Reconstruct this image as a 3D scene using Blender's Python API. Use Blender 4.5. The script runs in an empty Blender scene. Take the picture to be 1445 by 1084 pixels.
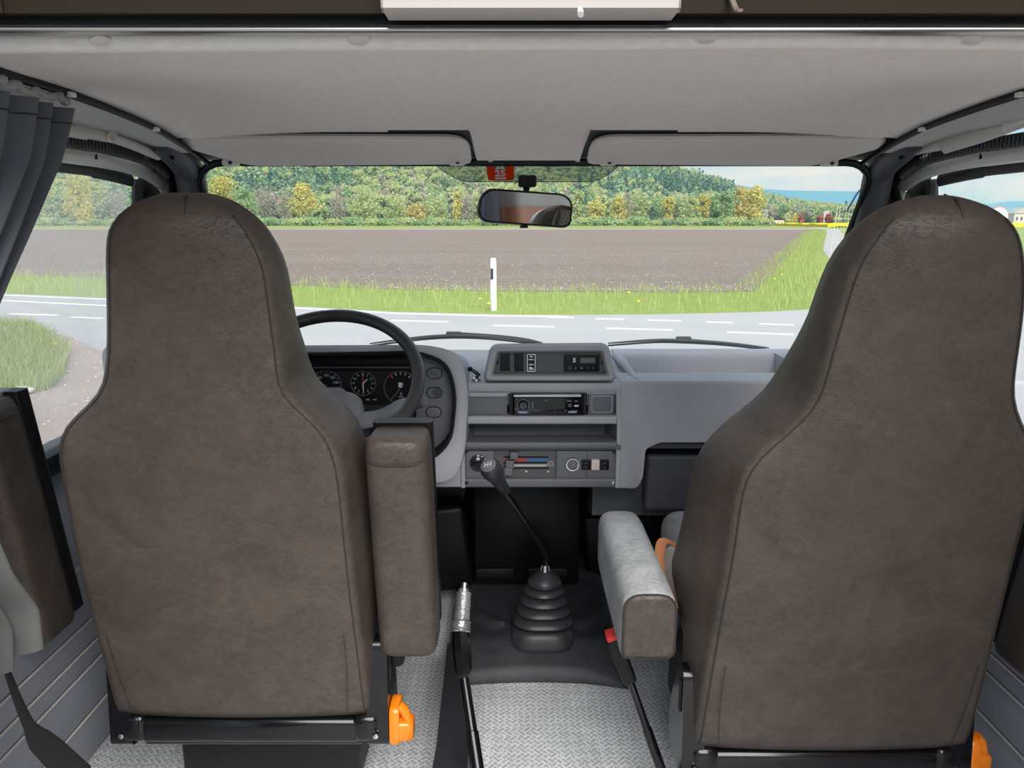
import bpy, bmesh, math, random
import numpy as np
from mathutils import Vector, Matrix
random.seed(7)
rng = np.random.default_rng(7)
S = bpy.context.scene
PI = math.pi

# ------------------------------------------------------------------ camera
CAMZ = 1.12
TH = math.radians(11.92)
FPX, CX, CY = 1085.0, 722.5, 542.0
ST, CT = math.sin(TH), math.cos(TH)
cam_d = bpy.data.cameras.new('camera')
cam_d.sensor_width = 36.0
cam_d.lens = 36.0 * FPX / 1445.0
cam_d.clip_start, cam_d.clip_end = 0.02, 30000
cam = bpy.data.objects.new('camera', cam_d)
S.collection.objects.link(cam)
cam.location = (0, 0, CAMZ)
cam.rotation_euler = (PI/2 - TH, 0, 0)
S.camera = cam

# ------------------------------------------------------------------ light
S.view_settings.view_transform = 'Standard'
S.view_settings.look = 'None'
S.view_settings.gamma = 1.0
S.view_settings.use_curve_mapping = False
S.view_settings.exposure = 0.66
S.cycles.use_denoising = True
S.cycles.max_bounces = 10
S.cycles.diffuse_bounces = 5
S.cycles.transparent_max_bounces = 24
S.cycles.caustics_reflective = False
S.cycles.caustics_refractive = False

SKY = 0.62
w = bpy.data.worlds.new('sky'); S.world = w; w.use_nodes = True
nt = w.node_tree; nt.nodes.clear()
def N(t, **k):
    n = nt.nodes.new(t)
    for a, b in k.items(): setattr(n, a, b)
    return n
L = lambda a, b: nt.links.new(a, b)
tc = N('ShaderNodeTexCoord'); mp = N('ShaderNodeMapping'); mp.inputs['Scale'].default_value = (2.2, 2.2, 11)
L(tc.outputs['Generated'], mp.inputs['Vector'])
n1 = N('ShaderNodeTexNoise'); n1.inputs['Scale'].default_value = 1.9; n1.inputs['Detail'].default_value = 7; n1.inputs['Roughness'].default_value = .55
n1.inputs['Distortion'].default_value = .4
L(mp.outputs['Vector'], n1.inputs['Vector'])
r1 = N('ShaderNodeValToRGB')
cr = r1.color_ramp
cr.elements[0].position = .36; cr.elements[0].color = (.33, .51, .76, 1)
cr.elements[1].position = .68; cr.elements[1].color = (.95, .97, 1.0, 1)
e = cr.elements.new(.46); e.color = (.49, .61, .75, 1)
e = cr.elements.new(.56); e.color = (.70, .79, .87, 1)
L(n1.outputs['Fac'], r1.inputs['Fac'])
bg = N('ShaderNodeBackground'); bg.inputs['Strength'].default_value = SKY
L(r1.outputs['Color'], bg.inputs['Color'])
wo = N('ShaderNodeOutputWorld'); L(bg.outputs['Background'], wo.inputs['Surface'])

sd = bpy.data.lights.new('sun', 'SUN'); sd.energy = 3.2; sd.angle = math.radians(45); sd.color = (1, .98, .95)
sun = bpy.data.objects.new('sun', sd); S.collection.objects.link(sun)
sun.rotation_euler = Vector((-0.19, 0.72, -0.67)).to_track_quat('-Z', 'Y').to_euler()

# ------------------------------------------------------------------ pixel -> point helpers (1445x1084)
def ray(px, py):
    a, b = (px - CX) / FPX, -(py - CY) / FPX
    return Vector((a, CT + b * ST, -ST + b * CT))
def at(px, py, Y):
    d = ray(px, py); return Vector((0, 0, CAMZ)) + d * (Y / d.y)
def atz(px, py, Z):
    d = ray(px, py); return Vector((0, 0, CAMZ)) + d * ((Z - CAMZ) / d.z)
def atx(px, py, X):
    d = ray(px, py); return Vector((0, 0, CAMZ)) + d * (X / d.x)
def atp(px, py, Y0, Z0, k):
    """on the leaning plane Y = Y0 + k*(Z0-z)"""
    d = ray(px, py)
    t = (Y0 + k * (Z0 - CAMZ)) / (d.y + k * d.z)
    return Vector((0, 0, CAMZ)) + d * t
def proj(p):
    v = Vector(p) - Vector((0, 0, CAMZ))
    f = v.y * CT - v.z * ST; u = v.y * ST + v.z * CT
    return CX + FPX * v.x / f, CY - FPX * u / f

# ------------------------------------------------------------------ materials
def newmat(name):
    m = bpy.data.materials.new(name); m.use_nodes = True
    t = m.node_tree; t.nodes.clear()
    return m, t
def nd(t, typ, ins=None, **k):
    n = t.nodes.new(typ)
    for a, b in k.items(): setattr(n, a, b)
    for a, b in (ins or {}).items(): n.inputs[a].default_value = b
    return n
def c4(c): return (c[0], c[1], c[2], 1)
def sr(r, g, b):
    f = lambda x: ((x/255)/12.92 if x/255 <= .04045 else (((x/255)+.055)/1.055)**2.4)
    return (f(r), f(g), f(b))
def pmat(name, col, rough=.5, metal=0, spec=.5, var=0, vscale=6, bump=0, bscale=200, bdist=.001, stretch=(1,1,1), coat=0, col2=None, detail=4):
    m, t = newmat(name)
    o = nd(t, 'ShaderNodeOutputMaterial'); p = nd(t, 'ShaderNodeBsdfPrincipled', {'Roughness': rough, 'Metallic': metal, 'Base Color': c4(col)})
    p.inputs['Specular IOR Level'].default_value = spec
    p.inputs['Coat Weight'].default_value = coat
    t.links.new(p.outputs[0], o.inputs[0])
    g = nd(t, 'ShaderNodeTexCoord'); mpn = nd(t, 'ShaderNodeMapping', {'Scale': stretch}); t.links.new(g.outputs['Object'], mpn.inputs['Vector'])
    if var or col2:
        n = nd(t, 'ShaderNodeTexNoise', {'Scale': vscale, 'Detail': detail, 'Roughness': .6}); t.links.new(mpn.outputs[0], n.inputs['Vector'])
        rr = nd(t, 'ShaderNodeValToRGB')
        rr.color_ramp.elements[0].position = .32; rr.color_ramp.elements[1].position = .68
        rr.color_ramp.elements[0].color = c4([x * (1 - var) for x in col])
        rr.color_ramp.elements[1].color = c4(col2 if col2 else [min(1, x * (1 + var)) for x in col])
        t.links.new(n.outputs['Fac'], rr.inputs[0]); t.links.new(rr.outputs[0], p.inputs['Base Color'])
    if bump:
        n2 = nd(t, 'ShaderNodeTexNoise', {'Scale': bscale, 'Detail': 3, 'Roughness': .6}); t.links.new(mpn.outputs[0], n2.inputs['Vector'])
        b = nd(t, 'ShaderNodeBump', {'Strength': bump, 'Distance': bdist}); t.links.new(n2.outputs['Fac'], b.inputs['Height']); t.links.new(b.outputs[0], p.inputs['Normal'])
    return m

def vinyl(name, col, rough=.5):
    m, t = newmat(name)
    o = nd(t, 'ShaderNodeOutputMaterial'); p = nd(t, 'ShaderNodeBsdfPrincipled', {'Roughness': rough}); p.inputs['Specular IOR Level'].default_value = .45
    t.links.new(p.outputs[0], o.inputs[0])
    g = nd(t, 'ShaderNodeTexCoord')
    n = nd(t, 'ShaderNodeTexNoise', {'Scale': 9, 'Detail': 8, 'Roughness': .68, 'Distortion': .8}); t.links.new(g.outputs['Object'], n.inputs['Vector'])
    n3 = nd(t, 'ShaderNodeTexNoise', {'Scale': 34, 'Detail': 8, 'Roughness': .72, 'Distortion': 2.2})
    mp3 = nd(t, 'ShaderNodeMapping', {'Scale': (.85, 1, 1.15)}); t.links.new(g.outputs['Object'], mp3.inputs[0]); t.links.new(mp3.outputs[0], n3.inputs['Vector'])
    mx = nd(t, 'ShaderNodeMath', operation='ADD'); t.links.new(n.outputs['Fac'], mx.inputs[0]); t.links.new(n3.outputs['Fac'], mx.inputs[1])
    h = nd(t, 'ShaderNodeMath', operation='MULTIPLY'); h.inputs[1].default_value = .5; t.links.new(mx.outputs[0], h.inputs[0])
    rr = nd(t, 'ShaderNodeValToRGB'); rr.color_ramp.elements[0].position = .36; rr.color_ramp.elements[1].position = .66
    rr.color_ramp.elements[0].color = c4([x*.68 for x in col]); rr.color_ramp.elements[1].color = c4([x*1.38 for x in col])
    t.links.new(h.outputs[0], rr.inputs[0])
    # fine pale creases
    cn = nd(t, 'ShaderNodeTexNoise', {'Scale': 30, 'Detail': 4, 'Roughness': .7, 'Distortion': 2.2}); mp4 = nd(t, 'ShaderNodeMapping', {'Scale': (.7, 1, 1.3)})
    t.links.new(g.outputs['Object'], mp4.inputs[0]); t.links.new(mp4.outputs[0], cn.inputs['Vector'])
    a = nd(t, 'ShaderNodeMath', operation='SUBTRACT'); a.inputs[1].default_value = .5; t.links.new(cn.outputs['Fac'], a.inputs[0])
    ab = nd(t, 'ShaderNodeMath', operation='ABSOLUTE'); t.links.new(a.outputs[0], ab.inputs[0])
    mr = nd(t, 'ShaderNodeMapRange', {1: 0.0, 2: .014, 3: 1.0, 4: 0.0}); t.links.new(ab.outputs[0], mr.inputs[0])
    lum = nd(t, 'ShaderNodeMath', operation='MULTIPLY'); t.links.new(mr.outputs[0], lum.inputs[0])
    thr = nd(t, 'ShaderNodeMapRange', {1: .5, 2: .62, 3: 0.0, 4: .5}); t.links.new(n.outputs['Fac'], thr.inputs[0]); t.links.new(thr.outputs[0], lum.inputs[1])
    mix = nd(t, 'ShaderNodeMix', data_type='RGBA'); t.links.new(lum.outputs[0], mix.inputs[0]); t.links.new(rr.outputs[0], mix.inputs[6]); mix.inputs[7].default_value = c4([min(1, x*1.75) for x in col])
    t.links.new(mix.outputs[2], p.inputs['Base Color'])
    bs = nd(t, 'ShaderNodeMath', operation='ADD'); t.links.new(n3.outputs['Fac'], bs.inputs[0]); t.links.new(mr.outputs[0], bs.inputs[1])
    b = nd(t, 'ShaderNodeBump', {'Strength': .55, 'Distance': .0014}); t.links.new(bs.outputs[0], b.inputs['Height']); t.links.new(b.outputs[0], p.inputs['Normal'])
    return m

def glassmat(name, gloss=.05, film=0, filmcol=(.9,.9,.9), tint=(1,1,1)):
    m, t = newmat(name)
    o = nd(t, 'ShaderNodeOutputMaterial'); tr = nd(t, 'ShaderNodeBsdfTransparent', {'Color': c4(tint)})
    gl = nd(t, 'ShaderNodeBsdfGlossy', {'Roughness': .02}); mx = nd(t, 'ShaderNodeMixShader', {0: gloss})
    t.links.new(tr.outputs[0], mx.inputs[1]); t.links.new(gl.outputs[0], mx.inputs[2])
    out = mx
    if film:
        tl = nd(t, 'ShaderNodeBsdfTranslucent', {'Color': c4(filmcol)}); df = nd(t, 'ShaderNodeBsdfDiffuse', {'Color': c4(filmcol)})
        m3 = nd(t, 'ShaderNodeMixShader', {0: .25}); t.links.new(tl.outputs[0], m3.inputs[1]); t.links.new(df.outputs[0], m3.inputs[2])
        g = nd(t, 'ShaderNodeTexCoord'); n = nd(t, 'ShaderNodeTexNoise', {'Scale': 5, 'Detail': 4}); t.links.new(g.outputs['Object'], n.inputs['Vector'])
        mr = nd(t, 'ShaderNodeMapRange', {1: .3, 2: .7, 3: film*.6, 4: film*1.4}); t.links.new(n.outputs['Fac'], mr.inputs[0])
        m2 = nd(t, 'ShaderNodeMixShader'); t.links.new(mr.outputs[0], m2.inputs[0])
        t.links.new(mx.outputs[0], m2.inputs[1]); t.links.new(m3.outputs[0], m2.inputs[2]); out = m2
    t.links.new(out.outputs[0], o.inputs[0])
    return m

def leafmat(name, c1, c2, trans=.35):
    m, t = newmat(name)
    o = nd(t, 'ShaderNodeOutputMaterial')
    g = nd(t, 'ShaderNodeNewGeometry'); oi = nd(t, 'ShaderNodeObjectInfo')
    ad = nd(t, 'ShaderNodeMath', operation='MULTIPLY_ADD', use_clamp=True); ad.inputs[1].default_value = .65
    hm = nd(t, 'ShaderNodeMath', operation='MULTIPLY'); hm.inputs[1].default_value = .35
    t.links.new(oi.outputs['Random'], hm.inputs[0]); t.links.new(g.outputs['Random Per Island'], ad.inputs[0]); t.links.new(hm.outputs[0], ad.inputs[2])
    mix = nd(t, 'ShaderNodeMix', data_type='RGBA'); t.links.new(ad.outputs[0], mix.inputs[0]); mix.inputs[6].default_value = c4(c1); mix.inputs[7].default_value = c4(c2)
    d = nd(t, 'ShaderNodeBsdfDiffuse'); tl = nd(t, 'ShaderNodeBsdfTranslucent'); ms = nd(t, 'ShaderNodeMixShader', {0: trans})
    t.links.new(mix.outputs[2], d.inputs[0]); t.links.new(mix.outputs[2], tl.inputs[0]); t.links.new(d.outputs[0], ms.inputs[1]); t.links.new(tl.outputs[0], ms.inputs[2])
    t.links.new(ms.outputs[0], o.inputs[0])
    return m

M = {}
VC = (.070, .054, .0435)
M['vinyl'] = vinyl('brown_grey_vinyl', VC, .48)
M['vinyl_lit_grey'] = vinyl('lit_grey_vinyl', (.40, .40, .395), .5)  # paler than the seat vinyl; on the armrest it paints in skylight
M['seam'] = pmat('seam_thread', (.030, .024, .020), .7)
M['black'] = pmat('black_plastic', (.008, .008, .009), .42, spec=.25, bump=.15, bscale=600, bdist=.0004)
M['gloss_black'] = pmat('gloss_black_paint', (.004, .004, .005), .18, spec=.4, coat=.15)
M['dark'] = pmat('dark_grey_plastic', (.022, .022, .025), .5, spec=.3, bump=.2, bscale=500, bdist=.0004)
M['pillar'] = pmat('pillar_grey_plastic', (.06, .062, .068), .5, bump=.2, bscale=500, bdist=.0004)
M['dash'] = pmat('grey_dash_plastic', (.42, .42, .45), .55, var=.04, vscale=8, bump=.25, bscale=700, bdist=.0004)
M['dash_mid'] = pmat('mid_grey_plastic', (.15, .15, .168), .5, bump=.2, bscale=700, bdist=.0003)
M['dash_dark'] = pmat('charcoal_plastic', (.065, .065, .074), .5, bump=.2, bscale=700, bdist=.0003)
M['pod_panel'] = pmat('pod_panel_plastic', (.10, .10, .105), .5)
M['rubber'] = pmat('black_rubber', (.012, .012, .013), .55, spec=.25, bump=.2, bscale=300, bdist=.0006)
M['wheel'] = pmat('wheel_rim_grain', (.035, .034, .034), .36, bump=.3, bscale=420, bdist=.0008)
M['hub'] = pmat('grey_hub_plastic', (.15, .155, .17), .5, bump=.1, bscale=500, bdist=.0003)
M['white'] = pmat('white_paint', (.75, .73, .70), .4)
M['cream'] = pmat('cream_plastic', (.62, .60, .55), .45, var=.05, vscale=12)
M['chrome'] = pmat('bare_metal', (.6, .6, .6), .25, metal=1)
M['orange'] = pmat('orange_plastic', (.85, .21, .005), .3, coat=.3)
M['headliner'] = pmat('headliner_fabric', (.85, .79, .745), .95, spec=.1, var=.05, vscale=60, bump=.35, bscale=420, bdist=.001, stretch=(1, 3, 1))
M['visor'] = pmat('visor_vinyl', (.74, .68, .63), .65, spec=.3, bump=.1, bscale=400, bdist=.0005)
M['lining'] = pmat('side_lining_carpet', (.50, .49, .47), .95, spec=.1, var=.12, vscale=150, bump=.4, bscale=500, bdist=.001)
M['curtain'] = pmat('curtain_cloth', (.135, .145, .165), .9, spec=.15, bump=.2, bscale=900, bdist=.0005)
M['curtain_lining'] = pmat('curtain_lining_cloth', (.15, .15, .145), .9, spec=.15)
M['board'] = pmat('brown_edge_board', (.020, .0135, .007), .6, spec=.25, var=.08, vscale=4, stretch=(.4, 4, 4))
M['alu'] = pmat('aluminium_trim', (.40, .39, .36), .35, metal=1)
M['panel'] = pmat('door_panel_plastic', (.36, .372, .42), .5, bump=.15, bscale=500, bdist=.0004)
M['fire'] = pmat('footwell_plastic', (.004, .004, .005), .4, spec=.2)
M['mat'] = pmat('moulded_rubber_mat', (.030, .030, .034), .5, var=.2, vscale=30, bump=.8, bscale=260, bdist=.0016)
M['belt'] = pmat('belt_webbing', (.010, .010, .011), .7, bump=.4, bscale=700, bdist=.0006, stretch=(1, 1, .1))
M['gear_rubber'] = pmat('gaiter_rubber', (.030, .030, .033), .42)
M['print'] = pmat('white_print', (.75, .75, .75), .6)
M['print_grey'] = pmat('grey_print', (.25, .25, .26), .6)
M['red'] = pmat('red_print', (.75, .03, .03), .5)
M['red_hand'] = pmat('red_needle', (.8, .08, .03), .5)
M['blue'] = pmat('blue_print', (.02, .18, .50), .5)
M['pale_blue'] = pmat('pale_blue_key', (.30, .32, .50), .5)
M['pink_switch'] = pmat('pale_pink_switch', (.75, .62, .57), .5)
M['lcd'] = pmat('grey_display', (.13, .14, .115), .3)
M['glass'] = glassmat('clear_glass', .035, .06)
M['side_glass'] = glassmat('hazy_side_glass',   .045, .17, (.92, .92, .92))
M['tint'] = glassmat('grey_sun_band', .02, 0, tint=(.66, .68, .70))
M['mirror'] = pmat('mirror_glass', (.92, .93, .93), .01, metal=1)
M['green'] = pmat('green_print', (.01, .22, .07), .5)
M['tape'] = pmat('silver_tape', (.5, .5, .5), .22, metal=.8, bump=.6, bscale=90, bdist=.003)
M['lamp'] = pmat('lamp_cover_plastic', (.52, .46, .43), .4)
M['terracotta'] = pmat('terracotta_cloth', (.62, .27, .15), .8, var=.06)
M['wood'] = pmat('brown_cabinet_wood', (.12, .085, .06), .5, var=.15, vscale=9, stretch=(6, 6, .6))
M['yarn'] = pmat('grey_gather_tape', (.33, .33, .32), .95, bump=.8, bscale=180, bdist=.004)
M['bag'] = pmat('white_cloth_bag', (.72, .64, .58), .8, var=.12, vscale=30)
M['strap'] = pmat('orange_strap', (.80, .30, .12), .6)
M['bodywhite'] = pmat('white_van_body', (.72, .71, .68), .35)

def perforated(name):
    m, t = newmat(name)
    o = nd(t, 'ShaderNodeOutputMaterial'); p = nd(t, 'ShaderNodeBsdfPrincipled', {'Roughness': .7}); t.links.new(p.outputs[0], o.inputs[0])
    g = nd(t, 'ShaderNodeTexCoord'); mpn = nd(t, 'ShaderNodeMapping', {'Scale': (78, 0, 78), 'Rotation': (0, math.radians(45), 0)}); t.links.new(g.outputs['Object'], mpn.inputs[0])
    v = nd(t, 'ShaderNodeTexVoronoi', {'Scale': 1.0, 'Randomness': 0.0}); t.links.new(mpn.outputs[0], v.inputs['Vector'])
    mr = nd(t, 'ShaderNodeMapRange', {1: .12, 2: .24, 3: 0.0, 4: 1.0}); t.links.new(v.outputs['Distance'], mr.inputs[0])
    mix = nd(t, 'ShaderNodeMix', data_type='RGBA'); t.links.new(mr.outputs[0], mix.inputs[0]); mix.inputs[6].default_value = (.03, .03, .03, 1); mix.inputs[7].default_value = (.22, .21, .20, 1)
    t.links.new(mix.outputs[2], p.inputs['Base Color'])
    return m
M['perforated'] = perforated('dotted_seat_cloth')

def tread(name):
    m, t = newmat(name)
    o = nd(t, 'ShaderNodeOutputMaterial'); p = nd(t, 'ShaderNodeBsdfPrincipled', {'Roughness': .42, 'Metallic': .0}); t.links.new(p.outputs[0], o.inputs[0])
    g = nd(t, 'ShaderNodeTexCoord')
    mpn = nd(t, 'ShaderNodeMapping', {'Scale': (1, 1, 1), 'Rotation': (0, 0, math.radians(45))}); t.links.new(g.outputs['Object'], mpn.inputs[0])
    b1 = nd(t, 'ShaderNodeTexBrick', {'Scale': 42.0, 'Mortar Size': .09, 'Mortar Smooth': .3, 'Brick Width': .9, 'Row Height': .42, 'Color1': (.43, .435, .445, 1), 'Color2': (.50, .505, .515, 1), 'Mortar': (.80, .80, .80, 1)})
    t.links.new(mpn.outputs[0], b1.inputs['Vector'])
    mp2 = nd(t, 'ShaderNodeMapping', {'Rotation': (0, 0, math.radians(-45))}); t.links.new(g.outputs['Object'], mp2.inputs[0])
    b2 = nd(t, 'ShaderNodeTexBrick', {'Scale': 42.0, 'Mortar Size': .09, 'Mortar Smooth': .3, 'Brick Width': .9, 'Row Height': .42, 'Color1': (.43, .435, .445, 1), 'Color2': (.50, .505, .515, 1), 'Mortar': (.80, .80, .80, 1)})
    t.links.new(mp2.outputs[0], b2.inputs['Vector'])
    ck = nd(t, 'ShaderNodeTexChecker', {'Scale': 42.0/.84}); t.links.new(mpn.outputs[0], ck.inputs['Vector'])
    mix = nd(t, 'ShaderNodeMix', data_type='RGBA'); t.links.new(ck.outputs['Fac'], mix.inputs[0]); t.links.new(b1.outputs['Color'], mix.inputs[6]); t.links.new(b2.outputs['Color'], mix.inputs[7])
    n = nd(t, 'ShaderNodeTexNoise', {'Scale': 7, 'Detail': 5}); t.links.new(g.outputs['Object'], n.inputs['Vector'])
    mr = nd(t, 'ShaderNodeMapRange', {1: .3, 2: .7, 3: .8, 4: 1.12}); t.links.new(n.outputs['Fac'], mr.inputs[0])
    mu = nd(t, 'ShaderNodeMix', data_type='RGBA', blend_type='MULTIPLY'); mu.inputs[0].default_value = 1; t.links.new(mix.outputs[2], mu.inputs[6]); t.links.new(mr.outputs[0], mu.inputs[7])
    t.links.new(mu.outputs[2], p.inputs['Base Color'])
    bf = nd(t, 'ShaderNodeMix', data_type='FLOAT'); t.links.new(ck.outputs['Fac'], bf.inputs[0]); t.links.new(b1.outputs['Fac'], bf.inputs[2]); t.links.new(b2.outputs['Fac'], bf.inputs[3])
    bp = nd(t, 'ShaderNodeBump', {'Strength': .6, 'Distance': .002}); t.links.new(bf.outputs[0], bp.inputs['Height']); t.links.new(bp.outputs[0], p.inputs['Normal'])
    return m
M['tread'] = tread('tread_pattern_floor')

def groundmat(name, c1, c2, c3, sc=1.0, stretch=(1, 1, 1), speck=0, speckcol=(.6, .56, .5), fine=14, bump=.0):
    m, t = newmat(name)
    o = nd(t, 'ShaderNodeOutputMaterial'); p = nd(t, 'ShaderNodeBsdfPrincipled', {'Roughness': .95}); p.inputs['Specular IOR Level'].default_value = .1; t.links.new(p.outputs[0], o.inputs[0])
    g = nd(t, 'ShaderNodeTexCoord'); mpn = nd(t, 'ShaderNodeMapping', {'Scale': stretch}); t.links.new(g.outputs['Object'], mpn.inputs[0])
    n = nd(t, 'ShaderNodeTexNoise', {'Scale': .12*sc, 'Detail': 5, 'Roughness': .6}); t.links.new(mpn.outputs[0], n.inputs['Vector'])
    n2 = nd(t, 'ShaderNodeTexNoise', {'Scale': fine*sc, 'Detail': 6, 'Roughness': .75}); t.links.new(mpn.outputs[0], n2.inputs['Vector'])
    r = nd(t, 'ShaderNodeValToRGB'); r.color_ramp.elements[0].position = .35; r.color_ramp.elements[1].position = .65; r.color_ramp.elements[0].color = c4(c1); r.color_ramp.elements[1].color = c4(c2); t.links.new(n.outputs['Fac'], r.inputs[0])
    mr = nd(t, 'ShaderNodeMapRange', {1: .35, 2: .65, 3: 0.0, 4: 1.0}); t.links.new(n2.outputs['Fac'], mr.inputs[0])
    sc2 = nd(t, 'ShaderNodeMath', operation='MULTIPLY'); sc2.inputs[1].default_value = .72; t.links.new(mr.outputs[0], sc2.inputs[0])
    mix = nd(t, 'ShaderNodeMix', data_type='RGBA'); t.links.new(sc2.outputs[0], mix.inputs[0]); t.links.new(r.outputs[0], mix.inputs[6]); mix.inputs[7].default_value = c4(c3)
    out = mix
    if speck:
        v = nd(t, 'ShaderNodeTexNoise', {'Scale': 9*sc, 'Detail': 2, 'Roughness': .8}); t.links.new(mpn.outputs[0], v.inputs['Vector'])
        m2 = nd(t, 'ShaderNodeMapRange', {1: .62, 2: .70, 3: 0.0, 4: speck}); t.links.new(v.outputs['Fac'], m2.inputs[0])
        mx = nd(t, 'ShaderNodeMix', data_type='RGBA'); t.links.new(m2.outputs[0], mx.inputs[0]); t.links.new(mix.outputs[2], mx.inputs[6]); mx.inputs[7].default_value = c4(speckcol); out = mx
    t.links.new(out.outputs[2], p.inputs['Base Color'])
    if bump:
        bp = nd(t, 'ShaderNodeBump', {'Strength': bump, 'Distance': .08}); t.links.new(n2.outputs['Fac'], bp.inputs['Height']); t.links.new(bp.outputs[0], p.inputs['Normal'])
    return m

# ------------------------------------------------------------------ mesh builder
class MB:
    def __init__(s): s.v = []; s.f = []; s.mi = []
    def add(s, vs, fs, mi=0):
        o = len(s.v); s.v += [Vector(a) for a in vs]
        for f in fs: s.f.append([i + o for i in f]); s.mi.append(mi)
        return s
    def box(s, c, d, r=0, seg=2, rot=None, mi=0):
        bm = bmesh.new(); bmesh.ops.create_cube(bm, size=1)
        for v in bm.verts: v.co = Vector((v.co.x*d[0], v.co.y*d[1], v.co.z*d[2]))
        if r: bmesh.ops.bevel(bm, geom=bm.edges[:], offset=min(r, .49*min(d)), segments=seg, affect='EDGES', profile=.5)
        bm.verts.index_update()
        R = rot if rot is not None else Matrix.Identity(3)
        s.add([R @ v.co + Vector(c) for v in bm.verts], [[v.index for v in f.verts] for f in bm.faces], mi)
        bm.free(); return s
    def loft(s, rings, caps=True, close=True, mi=0):
        n = len(rings[0]); vs = [p for r in rings for p in r]; fs = []
        for i in range(len(rings) - 1):
            for j in range(n if close else n - 1):
                k = (j + 1) % n
                fs.append([i*n + j, i*n + k, (i+1)*n + k, (i+1)*n + j])
        if caps:
            fs.append(list(range(n))[::-1]); fs.append([(len(rings)-1)*n + j for j in range(n)])
        return s.add(vs, fs, mi)
    def tube(s, path, r, n=10, caps=True, closed=False, squash=None, mi=0):
        P = [Vector(p) for p in path]; m = len(P)
        rs = r if isinstance(r, (list, tuple)) else [r]*m
        T = []
        for i in range(m):
            a = P[(i-1) % m] if (closed or i > 0) else P[i]; b = P[(i+1) % m] if (closed or i < m-1) else P[i]
            T.append((b - a).normalized())
        u = T[0].orthogonal().normalized() if squash is None else (Vector(squash[0]) - T[0]*T[0].dot(Vector(squash[0]))).normalized()
        rings = []
        for i in range(m):
            u = (u - T[i]*T[i].dot(u)).normalized(); v = T[i].cross(u)
            k = 1 if squash is None else squash[1]
            rings.append([P[i] + (u*math.cos(2*PI*j/n) + v*math.sin(2*PI*j/n)*k)*rs[i] for j in range(n)])
        if closed: rings.append(rings[0])
        return s.loft(rings, caps and not closed, mi=mi)
    def lathe(s, prof, o, ax, n=24, caps=True, mi=0):
        ax = Vector(ax).normalized(); u = ax.orthogonal().normalized(); v = ax.cross(u); o = Vector(o)
        return s.loft([[o + ax*h + (u*math.cos(2*PI*j/n) + v*math.sin(2*PI*j/n))*max(r, 1e-4) for j in range(n)] for r, h in prof], caps, mi=mi)
    def grid(s, fn, nu, nv, mi=0):
        vs = [fn(i/nu, j/nv) for j in range(nv+1) for i in range(nu+1)]
        fs = [[j*(nu+1)+i, j*(nu+1)+i+1, (j+1)*(nu+1)+i+1, (j+1)*(nu+1)+i] for j in range(nv) for i in range(nu)]
        return s.add(vs, fs, mi)
    def sheet(s, fn, nu, nv, th, mi=0):
        """grid with thickness: th is an offset vector"""
        th = Vector(th); n = nu+1; top = [Vector(fn(i/nu, j/nv)) for j in range(nv+1) for i in range(nu+1)]
        K = len(top); vs = top + [p + th for p in top]
        fs = []
        for j in range(nv):
            for i in range(nu):
                q = [j*n+i, j*n+i+1, (j+1)*n+i+1, (j+1)*n+i]; fs.append(q); fs.append([a+K for a in q[::-1]])
        border = [i for i in range(n)] + [j*n+nu for j in range(1, nv+1)] + [nv*n+i for i in range(nu-1, -1, -1)] + [j*n for j in range(nv-1, 0, -1)]
        for a in range(len(border)):
            b = border[(a+1) % len(border)]; a = border[a]; fs.append([a, b, b+K, a+K])
        return s.add(vs, fs, mi)
    def slab(s, loop, y0, y1, b=.003, mi=0):
        """2D (x,z) loop extruded from y0 (front, towards viewer) to y1, front edge rounded by b"""
        cx = sum(p[0] for p in loop)/len(loop); cz = sum(p[1] for p in loop)/len(loop)
        w_ = max(p[0] for p in loop)-min(p[0] for p in loop); h_ = max(p[1] for p in loop)-min(p[1] for p in loop)
        def ins(k): return [(cx+(x-cx)*(1-2*k/max(w_, 1e-4)), cz+(z-cz)*(1-2*k/max(h_, 1e-4))) for x, z in loop]
        rings = []
        if b:
            b = min(b, .4*w_, .4*h_)
            for k in (0, .3, .7, 1): rings.append([(x, y0 + b*k, z) for x, z in ins(b*(1-math.sqrt(max(0, 1-(1-k)**2))))])
        else: rings.append([(x, y0, z) for x, z in loop])
        rings.append([(x, y1, z) for x, z in loop])
        return s.loft(rings, True, mi=mi)
    def ring(s, outer, inner, y0, y1, b=.003, mi=0, drop=0):
        n = len(outer); rings = [[(x, y1, z-drop) for x, z in outer], [(x, y0+b, z) for x, z in outer]]
        mid = [((o[0]*.72+i[0]*.28), (o[1]*.72+i[1]*.28)) for o, i in zip(outer, inner)]
        mid2 = [((o[0]*.25+i[0]*.75), (o[1]*.25+i[1]*.75)) for o, i in zip(outer, inner)]
        rings += [[(x, y0, z) for x, z in mid], [(x, y0, z) for x, z in mid2], [(x, y0+b, z) for x, z in inner], [(x, y1, z-drop) for x, z in inner]]
        return s.loft(rings + [rings[0]], False, mi=mi)

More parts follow.
